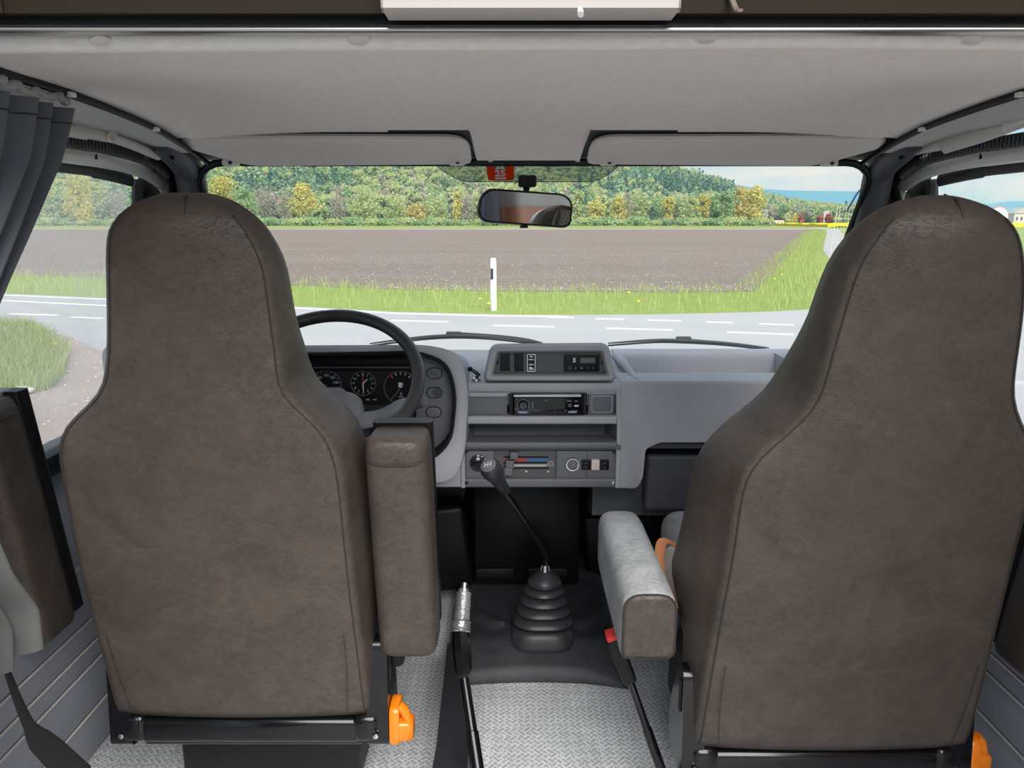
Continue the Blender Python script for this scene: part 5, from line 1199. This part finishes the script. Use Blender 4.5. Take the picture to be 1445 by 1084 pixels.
# gauges
def dial(name, px, py, r_px, lab, ticks, nums, hands, Y=YG-.004):
    c = at(px, py, Y); r = r_px/FPX*(Y/.9785)
    mb = MB(); lo = circ((c.x, c.z), r, 36); li = circ((c.x, c.z), r*.90, 36); mb.ring(lo, li, Y-.004, Y, .001); g_ = obj(name, mb, 'dash_dark', D, 40); g_['label'] = lab
    mb = MB(); mb.lathe([(r*.92, 0), (r*.92, .0008)], V(c.x, Y-.0012, c.z), (0, 1, 0), 36); obj('dial_face', mb, 'black', g_, 0)
    for a, l0, l1, w_, m in ticks:
        a = math.radians(a); d_ = V(math.sin(a), 0, math.cos(a)); s_ = V(d_.z, 0, -d_.x)*w_*r; o_ = V(c.x, Y-.0022, c.z)
        mb = MB(); p = [o_ + d_*r*l0 - s_, o_ + d_*r*l0 + s_, o_ + d_*r*l1 + s_, o_ + d_*r*l1 - s_]; mb.loft([p, [q - V(0, .0004, 0) for q in p]]); obj('tick', mb, m, g_, 0)
    for a, s_, rad, sz in nums:
        a = math.radians(a); text('numeral', s_, r*sz, V(c.x + math.sin(a)*r*rad, Y-.0022, c.z + math.cos(a)*r*rad), 'print', g_, ext=.0002)
    for a, l1, w_, m in hands:
        a = math.radians(a); d_ = V(math.sin(a), 0, math.cos(a)); s_ = V(d_.z, 0, -d_.x)*w_*r; o_ = V(c.x, Y-.0036, c.z)
        mb = MB(); p = [o_ - s_, o_ + s_, o_ + d_*r*l1 + s_*.6, o_ + d_*r*l1 - s_*.6]; mb.loft([p, [q - V(0, .0006, 0) for q in p]]); obj('hand', mb, m, g_, 0)
    return g_, c, r
dial('speedometer', 461, 543, 22, 'speedometer partly hidden by the headrest', [(a, .80, .9, .012, 'print') for a in range(-120, 121, 20)], [(-40, '80', .62, .24), (0, '100', .62, .24), (38, '120', .62, .24), (75, '140', .60, .24), (-80, '60', .62, .24), (110, 'km/h', .62, .17)], [(-140, .7, .03, 'yarn')])
dial('clock', 512.5, 541, 18.5, 'round clock with red and white hands', [(a, .84, .9, .02, 'print') for a in range(0, 360, 30)], [(30*i, str(i), .70, .23) for i in range(1, 13)], [(2, .88, .03, 'red_hand'), (45, .5, .05, 'print'), (178, .62, .05, 'print')])
g_, c, r = dial('fuel_gauge', 566, 547, 25, 'fuel gauge with a red reserve mark', [(-38, .72, .92, .03, 'red_hand'), (-19, .74, .92, .02, 'print'), (0, .74, .92, .02, 'print'), (19, .74, .92, .02, 'print'), (38, .72, .92, .03, 'print'), (-140, .1, .9, .012, 'yarn')], [], [])
mb = MB(); mb.box((c.x-.002, YG-.0066, c.z+.008), (.008, .0006, .011), 0); mb.box((c.x+.004, YG-.0066, c.z+.009), (.002, .0006, .008), 0); mb.box((c.x-.0015, YG-.0066, c.z+.0015), (.010, .0006, .0018), 0); obj('fuel_symbol', mb, 'print', g_, 0)
mb = MB(); mb.box((c.x-.001, YG-.0066, c.z-.017), (.002, .0006, .010), 0); mb.box((c.x-.001, YG-.0066, c.z-.0235), (.014, .0006, .002), 0); mb.box((c.x+.002, YG-.0066, c.z-.015), (.004, .0006, .0015), 0); obj('temperature_symbol', mb, 'pale_blue', g_, 0)
for px in (519, 529):
    p = at(px, 564, YG-.006); mb = MB(); mb.box(p, (.009, .0008, .004), 0); obj('warning_symbol', mb, 'print_grey', D, 0)

# centre pod
po = pxloop([(681, 539), (692, 486), (859, 484.5), (871, 539)], 1.862, [.018, .022, .022, .018], 6); pi_ = pxloop([(696, 529), (703.5, 498.5), (849, 497.5), (856.5, 529)], 1.862, [.003, .004, .004, .003], 6)
mb = MB(); mb.ring(po, pi_, 1.862, 2.12, .010, drop=.045); pod = obj('centre_pod', mb, 'dash', D, 50)
mb = MB(); mb.slab(pxloop([(690, 533), (700, 494), (853, 493), (861, 533)], 1.885, .002), 1.885, 1.90, 0); obj('pod_panel', mb, 'pod_panel', pod, 0)
YP = 1.8845
for x0, x1, nm, lb in ((706, 719.5, 'open_slot', None), (726, 738.5, 'blank_rocker', None)):
    mb = MB(); mb.slab(pxrect(x0, 499.5, x1, 524, YP-.003, .001), YP-.003 if nm != 'open_slot' else YP-.001, YP+.002, .001); obj(nm, mb, 'black', pod, 20)
mb = MB(); a0 = pxrect(744, 500, 755.5, 524.5, YP-.001, .001); mb.slab(a0, YP-.001, YP+.002, 0); rk = obj('symbol_plate', mb, 'chrome', pod, 0)
mb = MB(); mb.slab(pxrect(744.8, 501, 754.7, 523.6, YP-.002, .001), YP-.002, YP, .0005); obj('symbol_field', mb, 'black', pod, 0)
for y, hgt, wd in ((503.4, 2, 5), (507.5, 1.6, 7), (514.6, 1.6, 7)):
    mb = MB(); mb.slab(pxrect(749.6-wd/2, y-hgt/2, 749.6+wd/2, y+hgt/2, YP-.0026, .0003), YP-.0026, YP-.001, 0); obj('symbol', mb, 'print', pod, 0)
mb = MB(); mb.slab(pxloop([(746.3, 522), (746.3, 518.3), (749, 517.5), (752.5, 519.5), (753.2, 522)], YP-.0026, .0005), YP-.0026, YP-.001, 0); obj('car_symbol', mb, 'print', pod, 0)
for x, y in ((702, 511.5), (850, 512)):
    p = at(x, y, YP); mb = MB(); mb.lathe([(.0042, 0), (.0042, -.002), (.0025, -.002), (.0025, -.0005)], p, (0, 1, 0), 12); obj('screw', mb, 'black', pod)
# heater timer module
mb = MB(); mb.slab(pxrect(796, 501.3, 846, 524.5, YP-.005, .003), YP-.005, YP, .001); tm = obj('timer_module', mb, 'black', D, 20); tm['label'] = 'black heater timer with a small grey display'
Yt = YP-.0054
mb = MB(); mb.slab(pxrect(819, 505, 840, 512.5, Yt, .0006), Yt, Yt+.001, 0); obj('display', mb, 'lcd', tm, 0)
mb = MB(); mb.slab(pxloop([(808.5, 511.5), (808.5, 509.5), (810.5, 509), (808.2, 507), (809.2, 505.2), (812.2, 505.2), (812.2, 507), (810.8, 507.6), (812.6, 509.6), (811.6, 511.5)], Yt, .0003), Yt, Yt+.001, 0); obj('brand_mark', mb, 'print', tm, 0)
for i, x in enumerate((804, 812.3, 820.7, 829.2, 837)):
    p = at(x, 519.5, Yt); mb = MB()
    if i == 0: mb.ring(circ((p.x, p.z), .0036, 14), circ((p.x, p.z), .0026, 14), Yt, Yt+.001, .0001)
    elif i == 1: mb.box(p, (.0012, .0008, .007), 0); mb.box(p - V(0, 0, .003), (.004, .0008, .002), 0)
    elif i == 2:
        for k in (-1, 0, 1): mb.box(p + V(0, 0, .002*k), (.006, .0008, .0010), 0)
    else:
        s_ = -1 if i == 3 else 1; mb.tube([p + V(-s_*.002, 0, .003), p + V(s_*.002, 0, 0), p + V(-s_*.002, 0, -.003)], .0006, 4)
    obj('key_symbol', mb, 'print_grey', tm, 0)

# centre stack
mb = MB()
mb.ring(pxloop([(650, 541), (876, 541), (876, 595), (650, 595)], FY-.004, .006), pxloop([(656, 553), (869.5, 553), (869.5, 588), (656, 588)], FY-.004, .004), FY-.006, FY+.06, .003)
a, b = at(650, 615, FY), at(876, 615, FY)
for x0, x1 in ((650, 656), (869.5, 876)): mb.slab(pxrect(x0, 590, x1, 689, FY-.004, .002), FY-.005, FY+.06, .002)
stk_ = obj('stack_frame', mb, 'dash', D, 40)
mb = MB(); mb.slab(pxrect(656, 553, 870, 588, FY+.028, .001), FY+.028, FY+.04, 0); obj('bay_back', mb, 'black', stk_, 0)
mb = MB(); mb.slab(pxrect(655, 588, 871, 599, FY-.014, .003), FY-.014, FY+.05, .005); obj('shelf_top', mb, 'dash', stk_, 40)
# open shelf: back, floor, two slanted cheeks
mb = MB(); mb.slab(pxrect(655, 592, 871, 634, FY+.075, .001), FY+.075, FY+.085, 0); z0 = at(760, 627, FY).z
mb.box((a.x*.5+b.x*.5, FY+.035, z0-.006), (b.x-a.x, .09, .012)); obj('shelf_recess', mb, 'dash_mid', stk_, 0)
for s_, px in ((1, 656), (-1, 869.5)):
    p = at(px, 612, FY); mb = MB(); mb.loft([[V(p.x, FY, z), V(p.x + s_*.020, FY+.075, z), V(p.x, FY+.075, z)] for z in (z0, at(px, 598, FY).z)]); obj('shelf_cheek', mb, 'dash_mid', stk_, 0)
mb = MB(); mb.slab(pxrect(653.5, 624.5, 871.5, 634.5, FY-.022, .004), FY-.022, FY+.05, .006); obj('shelf_lip', mb, 'dash_mid', stk_, 40)
# ashtray cover, radio, right pocket
mb = MB(); mb.slab(pxrect(659.5, 556.5, 715.5, 585.8, FY-.001, .002), FY-.001, FY+.03, .002); ash = obj('ashtray_cover', mb, 'dash_mid', D, 30)
mb = MB(); mb.slab(pxrect(659, 554.5, 716, 561, FY-.010, .002), FY-.010, FY+.01, .005); obj('ashtray_lip', mb, 'dash', ash, 40)
p = at(686, 570.5, FY-.0015); mb = MB(); mb.tube([p + V(-.002, 0, -.003), p + V(0, 0, .003), p + V(.002, 0, -.003)], .0004, 4); mb.tube([p + V(-.003, 0, -.0045), p + V(.003, 0, -.0045)], .0004, 4); obj('emblem', mb, 'print_grey', ash, 0)
mb = MB(); mb.slab(pxrect(830.5, 555, 867, 586, FY+.004, .001), FY+.004, FY+.03, .001); pk = obj('pocket_cover', mb, 'dash_mid', D, 20)
lo, li = pxrect(834.5, 558.5, 864, 582.5, FY+.0035, .006, 5), pxrect(835.6, 559.6, 862.9, 581.4, FY+.0035, .006, 5); mb = MB(); mb.ring(lo, li, FY+.002, FY+.01, .0005); obj('pocket_rim', mb, 'dash', pk)
mb = MB(); mb.slab(li, FY+.0032, FY+.01, .001); obj('pocket_lid', mb, 'dash_mid', pk, 20)
mb = MB(); mb.slab(pxrect(718.5, 553, 828, 588, FY+.002, .002), FY+.002, FY+.03, .002); ra = obj('radio', mb, 'black', D, 20); ra['label'] = 'black car radio with round volume knob'
YR = FY - .006
mb = MB(); mb.slab(pxrect(724, 556, 821, 586, YR, .003), YR, FY+.01, .003); obj('radio_face', mb, 'gloss_black', ra, 30)
lo, li = pxrect(720, 554.5, 826, 587, FY, .003), pxrect(721.2, 555.7, 824.8, 585.8, FY, .003); mb = MB(); mb.ring(lo, li, FY-.001, FY+.006, .0005); obj('radio_bezel', mb, 'dash_dark', ra)
mb = MB(); mb.slab(pxrect(725, 557.8, 820, 559.8, YR-.001, .0004), YR-.001, YR+.001, 0); obj('chrome_strip', mb, 'chrome', ra, 0)
mb = MB(); c = at(738.5, 571.8, YR); mb.lathe([(.0140, .002), (.0138, -.004), (.0125, -.0065), (.0115, -.009), (.010, -.011), (.001, -.0112)], c, (0, 1, 0), 32); kn = obj('volume_knob', mb, 'black', ra, 30)
mb = MB(); mb.ring(circ((c.x, c.z), .0146, 32), circ((c.x, c.z), .0135, 32), YR-.0015, YR+.001, .0003); obj('knob_ring', mb, 'chrome', ra)
mb = MB(); mb.lathe([(.0098, -.0113), (.0094, -.0120), (.001, -.0122)], c, (0, 1, 0), 28); obj('knob_face', mb, 'dash_dark', ra)
mb = MB(); mb.slab(pxrect(753, 566.5, 797, 577.5, YR-.0008, .001), YR-.0008, YR+.001, 0); obj('radio_display', mb, 'gloss_black', ra, 0)
text('maker_name', 'JVC', .0052, at(771.5, 565.2, YR-.001), 'print_grey', ra, bold=True)
for i, x in enumerate((753.5, 761, 769, 776.5, 784, 798)): 
    p = at(x, 579.5, YR-.001); text('key_numeral', str(i+1) if i < 5 else 'DISP', .0038, p, 'print_grey', ra)
mb = MB(); mb.slab(pxrect(747, 581.2, 800, 584.5, YR-.001, .0005), YR-.001, YR+.001, 0); obj('key_row', mb, 'dash_dark', ra, 0)
for i in range(6):
    mb = MB(); x = 748 + i*8.8; mb.slab(pxrect(x, 581.6, x+8, 584.1, YR-.0018, .0005), YR-.0018, YR, .0004); obj('preset_key', mb, 'black', ra, 20)
for pts in ([(730, 580.3), (743, 580), (745, 583.3), (733, 583.6)], [(803, 580), (815, 579.6), (813, 583), (801, 583.2)]):
    mb = MB(); mb.slab(pxloop(pts, YR-.0012, .001), YR-.0012, YR, 0); obj('corner_key', mb, 'pale_blue', ra, 0)
for x, y, s_ in ((803.5, 566, 'Bluetooth'), (813, 566.3, 'MENU'), (728, 577.5, 'SRC')): text('lettering', s_, .0030, at(x, y, YR-.001), 'print', ra)
mb = MB(); c = at(804.3, 572.3, YR); mb.ring(circ((c.x, c.z), .0042, 18), circ((c.x, c.z), .0026, 18), YR-.001, YR+.001, .0002); obj('aux_socket', mb, 'print_grey', ra)
mb = MB(); mb.slab(pxrect(810.5, 571.8, 816.5, 574, YR-.001, .0005), YR-.001, YR, 0); obj('usb_flap', mb, 'print', ra, 0)
mb = MB(); mb.slab(pxrect(751.2, 568, 752.3, 576, YR-.001, .0001), YR-.001, YR, 0); obj('side_mark', mb, 'print_grey', ra, 0)

# heater and switch panel
YH = FY + .004
mb = MB(); mb.slab(pxrect(655, 635, 870, 678, YH, .002), YH, YH+.02, .001); hp = obj('heater_panel', mb, 'dash_dark', D, 20)
mb = MB(); mb.slab(pxrect(655.5, 676, 869.5, 688.5, FY-.006, .003), FY-.006, FY+.04, .005); obj('lower_bar', mb, 'dash_mid', hp, 40)
for x0, x1 in ((657, 697.5), (785, 869)):
    mb = MB(); mb.slab(pxrect(x0, 636.5, x1, 675.5, YH-.004, .002), YH-.004, YH+.01, .003); obj('panel_block', mb, 'dash_mid', hp, 30)
p = at(828.3, 656, YH-.0044); mb = MB(); mb.box(p, (.0010, .0008, .070), 0); obj('panel_joint', mb, 'black', hp, 0)
for x, y in ((658.5, 637.5), (866.5, 638.5), (658.5, 681.5), (865.5, 682)):
    p = at(x, y, YH-.003 if y < 660 else FY-.0062); mb = MB(); mb.lathe([(.0042, .002), (.0042, -.001), (.003, -.0018), (.0012, -.0018), (.0012, -.0006)], p, (0, 1, 0), 14); obj('screw', mb, 'black' if x < 865.4 or y < 660 else 'chrome', hp)
c = at(675, 653.5, YH-.004); mb = MB(); mb.lathe([(.0232, .004), (.0232, -.001), (.0215, -.003), (.0205, -.003)], c, (0, 1, 0), 32); fk = obj('fan_knob', mb, 'dash_dark', D, 35); fk['label'] = 'round black fan knob with white marks'
mb = MB(); mb.lathe([(.0205, .001), (.0205, -.0035), (.0195, -.0045), (.001, -.0048)], c, (0, 1, 0), 32); obj('knob_disc', mb, 'gloss_black', fk, 35)
mb = MB(); mb.box(c + V(0, -.008, -.001), (.036, .010, .007), .002); obj('knob_bar', mb, 'black', fk)
for x, y, s_ in ((674.7, 643.4, 2.4), (680.2, 644.6, 1.8), (684.6, 648, 1.4)):
    mb = MB(); mb.slab(pxrect(x-s_*.7, y-s_*.4, x+s_*.7, y+s_*.4, c.y-.0052, .0002), c.y-.0052, c.y-.003, 0); obj('mark', mb, 'print', fk, 0)
mb = MB(); mb.slab(pxrect(672.6, 646, 676.8, 649.6, c.y-.0052, .0002), c.y-.0052, c.y-.003, 0); obj('mark', mb, 'print', fk, 0)
# sliders
Ys = YH - .0004
mb = MB(); mb.slab(pxrect(699, 635.5, 783.5, 674.5, Ys, .001), Ys, YH+.004, 0); sp = obj('slider_panel', mb, 'pod_panel', D, 0)
for y in (645, 653, 661): mb = MB(); mb.slab(pxrect(711, y-1, 774.5, y+1, Ys-.0006, .0002), Ys-.0006, Ys+.001, 0); obj('slot', mb, 'black', sp, 0)
mb = MB(); mb.slab(pxrect(710.5, 648, 744.5, 650.5, Ys-.0008, .0002), Ys-.0008, Ys, 0); obj('warm_stripe', mb, 'red', sp, 0)
mb = MB(); mb.slab(pxloop([(741, 650.5), (744.5, 648), (774.5, 648), (774.5, 650.5)], Ys-.0010, .0001), Ys-.0010, Ys, 0); obj('cold_stripe', mb, 'blue', sp, 0)
mb = MB(); mb.slab(pxrect(725, 655.8, 771, 658.2, Ys-.0016, .0002), Ys-.0016, Ys, 0); obj('pale_rail', mb, 'cream', sp, 0)
for x0, x1, y0, y1 in ((719.5, 731, 639, 649), (713.5, 725.5, 651, 661.5), (711.5, 723.5, 661, 672)):
    mb = MB(); mb.slab(pxrect(x0, y0, x1, y1, YH-.020, .002), YH-.020, YH, .003); obj('slider_knob', mb, 'dash_mid', sp, 30)
p = at(742.8, 665.5, Ys-.0008); mb = MB(); mb.loft([[p + V(x, o, z) for x, z in ((-.0040, .002), (.0040, .002), (0, -.003))] for o in (0, -.0004)]); obj('arrow_mark', mb, 'print', sp, 0)
p = at(773.6, 665.5, Ys-.0008); mb = MB(); mb.box(p, (.0042, .0006, .0042), 0); obj('square_mark', mb, 'print', sp, 0)
mb = MB(); P = [at(a, b, Ys-.0008) for a, b in ((772.5, 657), (773, 653.5), (776.5, 651.5), (779.5, 651.8), (780.5, 657.5), (777, 657.5), (776.5, 654.8), (774.5, 657.5))]; mb.tube(P, .0008, 4, closed=True); obj('screen_symbol', mb, 'print', sp, 0)
# socket and three switches
c = at(808, 655.5, YH-.004); mb = MB(); mb.lathe([(.0185, .003), (.0185, -.002), (.0170, -.004), (.0140, -.004), (.0125, -.002), (.0125, .02), (.001, .021)], c, (0, 1, 0), 32, caps=False); so = obj('power_socket', mb, 'chrome', D, 35); so['label'] = 'metal-rimmed power socket'
mb = MB(); mb.lathe([(.0124, .004), (.001, .0045)], c + V(0, -.003, 0), (0, 1, 0), 24); obj('socket_hole', mb, 'black', so)
mb = MB(); mb.lathe([(.003, .0), (.003, -.003)], c + V(0, 0, 0), (0, 1, 0), 12); obj('socket_pin', mb, 'print_grey', so)
for x0, x1, m, nm in ((820.5, 833.8, 'black', 'dark'), (834.6, 846.2, 'pink_switch', 'pale'), (847, 859.5, 'black', 'dark')):
    dy = .008 if m != 'black' else .005
    mb = MB(); mb.slab(pxrect(x0, 649 if m != 'black' else 649.5, x1, 664 if m != 'black' else 663.5, YH-.004-dy, .0015), YH-.004-dy, YH, .002); sw = obj('rocker_switch', mb, m, D, 30)
    if m != 'black': sw['label'] = 'pale pink rocker switch'
    else:
        for y in (654, 660): p = at((x0+x1)/2, y, YH-.0042-dy); mb = MB(); mb.lathe([(.0015, 0), (.0015, .0008)], p, (0, 1, 0), 10); obj('symbol', mb, 'print_grey', sw, 0)
# phone mount stub on the deck
p = at(672, 535, 1.90); p.z = lipz + .003
t = thing('holder_stub', p, 'small black ball-joint holder stub on the dashboard left of the pod', 'holder')
mb = MB(); mb.lathe([(.011, 0), (.010, .005), (.004, .008)], p, (0, 0, 1), 14); obj('foot', mb, 'chrome', t)
mb = MB(); mb.tube([p + V(0, 0, .006), p + V(.006, 0, .014), p + V(-.002, 0, .022), p + V(-.012, -.002, .028)], [.004, .006, .005, .004], 10); obj('joint', mb, 'gloss_black', t)
mb = MB(); mb.lathe([(.001, -.007), (.005, -.005), (.007, 0), (.005, .005), (.001, .007)], p + V(-.015, -.002, .030), (.8, 0, .4), 14); obj('ball', mb, 'gloss_black', t)

# footwell behind
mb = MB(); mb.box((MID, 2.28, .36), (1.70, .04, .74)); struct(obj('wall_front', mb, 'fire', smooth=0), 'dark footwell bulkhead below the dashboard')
a, b = at(669, 740, 2.05), at(818, 740, 2.05); zt, zb_ = at(740, 692, 2.05).z+.03, .10
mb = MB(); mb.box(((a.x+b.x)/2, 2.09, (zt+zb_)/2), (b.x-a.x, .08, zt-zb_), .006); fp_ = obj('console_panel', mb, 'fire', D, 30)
for dx in (-.09, .06):
    mb = MB(); mb.box(((a.x+b.x)/2+dx, 2.046, .135), (.11, .012, .028), .003); obj('panel_tab', mb, 'black', fp_, 30)
for i, (x0, x1, Y, z0, z1) in enumerate(((-.34, -.115, 2.12, .32, .52), (-.36, -.12, 2.06, .06, .32), (.215, .42, 2.12, .26, .50), (.215, .40, 2.16, .05, .27))):
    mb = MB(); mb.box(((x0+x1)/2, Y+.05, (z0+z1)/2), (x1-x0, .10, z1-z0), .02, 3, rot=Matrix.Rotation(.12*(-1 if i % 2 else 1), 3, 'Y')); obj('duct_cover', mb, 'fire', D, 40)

# ================================================================== steering wheel
C0 = V(-.395, 1.585, .790); tl_ = math.radians(52); e1 = V(1, 0, 0); e2 = V(0, math.sin(tl_), math.cos(tl_)); nn = V(0, -math.cos(tl_), math.sin(tl_))
t = thing('steering_wheel', C0, 'black grained steering wheel behind the driver seat headrest', 'steering wheel')
mb = MB(); Rw = .197; mb.tube([C0 + e1*Rw*math.cos(2*PI*i/72) + e2*Rw*math.sin(2*PI*i/72) for i in range(72)], .0142, 16, closed=True, squash=((0, 0, 1), 1.0)); obj('rim', mb, 'wheel', t, 80)
hb = C0 - nn*.085 - e2*.012
mb = MB(); lp = rpoly([(-.08, -.05), (.08, -.05), (.068, .03), (.035, .044), (-.035, .044), (-.068, .03)], .03, 4)
mb.loft([[hb + e1*a*f_ + e2*b*f_ + nn*o for a, b in lp] for o, f_ in ((-.035, .8), (-.01, 1), (.012, .98), (.022, .90), (.026, .75))]); obj('hub_pad', mb, 'hub', t, 50)
mb = MB(); mb.loft([[hb + e1*a*.45 + e2*(b*.4+.028) + nn*o for a, b in lp] for o in (.020, .0262)]); obj('horn_pad', mb, 'dash_mid', t, 40)
for s_ in (-1, 1):
    a0 = hb + e1*s_*.06 - e2*.030 + nn*.004; a1 = C0 + e1*s_*Rw*math.cos(.30) - e2*Rw*math.sin(.30)
    mb = MB(); mb.tube(smooth_path([a0, a0.lerp(a1, .4) + nn*-.012, a0.lerp(a1, .78) + nn*.004, a1], 5), [.024 - .009*i/15 for i in range(16)], 12, squash=(e2, .42)); obj('spoke', mb, 'hub', t, 60)
# column shroud and stalk
mb = MB(); ax = -nn; c1 = hb - nn*.04
mb.loft([[c1 - nn*o + e1*a*f_ + e2*(b*f_*1.1) for a, b in rrect(-.062, -.062, .062, .058, .03, 4)] for o, f_ in ((0, .92), (.008, 1), (.10, 1.02), (.26, 1.0))]); tag(obj('steering_column', mb, 'dash_dark', smooth=50), 'dark grey steering column shroud behind the wheel hub', 'column')
A, B = at(520, 588, 1.74), at(594, 567, 1.70)
t = thing('indicator_stalk', A, 'grey indicator stalk with orange and white marks behind the steering wheel', 'stalk')
mb = MB(); mb.tube([A, A.lerp(B, .3), A.lerp(B, .45), B], [.010, .010, .0145, .0145], 12, squash=((0, 0, 1), .6)); obj('lever', mb, 'dash_dark', t)
mb = MB(); d = (B-A).normalized(); mb.box(B + d*.008, (.017, .016, .022), .003, rot=d.to_track_quat('X', 'Z').to_matrix()); obj('end_switch', mb, 'hub', t)
for f_, m in ((.62, 'print_grey'), (.75, 'print_grey'), (.86, 'print_grey')):
    p = A.lerp(B, f_) + V(0, -.011, .003); mb = MB(); mb.box(p, (.006, .001, .004), 0, rot=Matrix.Rotation(-.26, 3, 'Y')); obj('mark', mb, m, t, 0)
p = A.lerp(B, .62) + V(0, -.006, .0135); mb = MB(); mb.box(p, (.030, .003, .002), 0, rot=Matrix.Rotation(-.26, 3, 'Y')); obj('orange_mark', mb, 'orange', t, 0)

# ================================================================== wipers, aerial
pw_ = lambda a, b, o=.022: pp(a, b, o)
def wiper(pts, arm, lab):
    t = thing('wiper', pw_(*pts[-1]), lab, 'wiper', 'windscreen wipers')
    P = smooth_path([pw_(*p) for p in pts], 5)
    mb = MB(); mb.tube(P, [.002 + .0025*math.sin(PI*i/(len(P)-1)) for i in range(len(P))], 8); obj('blade', mb, 'pillar', t)
    mb = MB(); mb.tube([p + V(0, 0, -.007) for p in P], .003, 6); obj('rubber_edge', mb, 'black', t)
    mb = MB(); mb.tube(smooth_path([pw_(*p, .03) for p in arm], 5), .006, 8, squash=((0, 0, 1), .6)); obj('arm', mb, 'pillar', t)
    m_ = P[len(P)//2]; mb = MB(); mb.box(m_ + V(0, .006, .004), (.045, .014, .014), .003); obj('bracket', mb, 'pillar', t)
wiper([(522, 485), (560, 480), (600, 475.5), (640, 473.5), (680, 474.5), (720, 478), (756, 483)], [(640, 471), (700, 475), (742, 480), (765, 486)], 'dark grey wiper on the driver side, resting at the foot of the windscreen')
wiper([(858, 484.5), (890, 482), (930, 479.8), (965, 480.5), (1005, 482.5), (1045, 486), (1085, 491)], [(965, 480), (1010, 484), (1050, 488), (1080, 494)], 'dark grey wiper on the passenger side, right of the pod')
mb = MB(); mb.tube(smooth_path([pp(1196, 296, .05), pp(1203, 284, .05), pp(1209, 274, .05), pp(1214, 268, .05)], 4), .0022, 6); tag(obj('aerial', mb, 'blue'), 'thin dark blue aerial wire beside the passenger-side pillar', 'aerial')
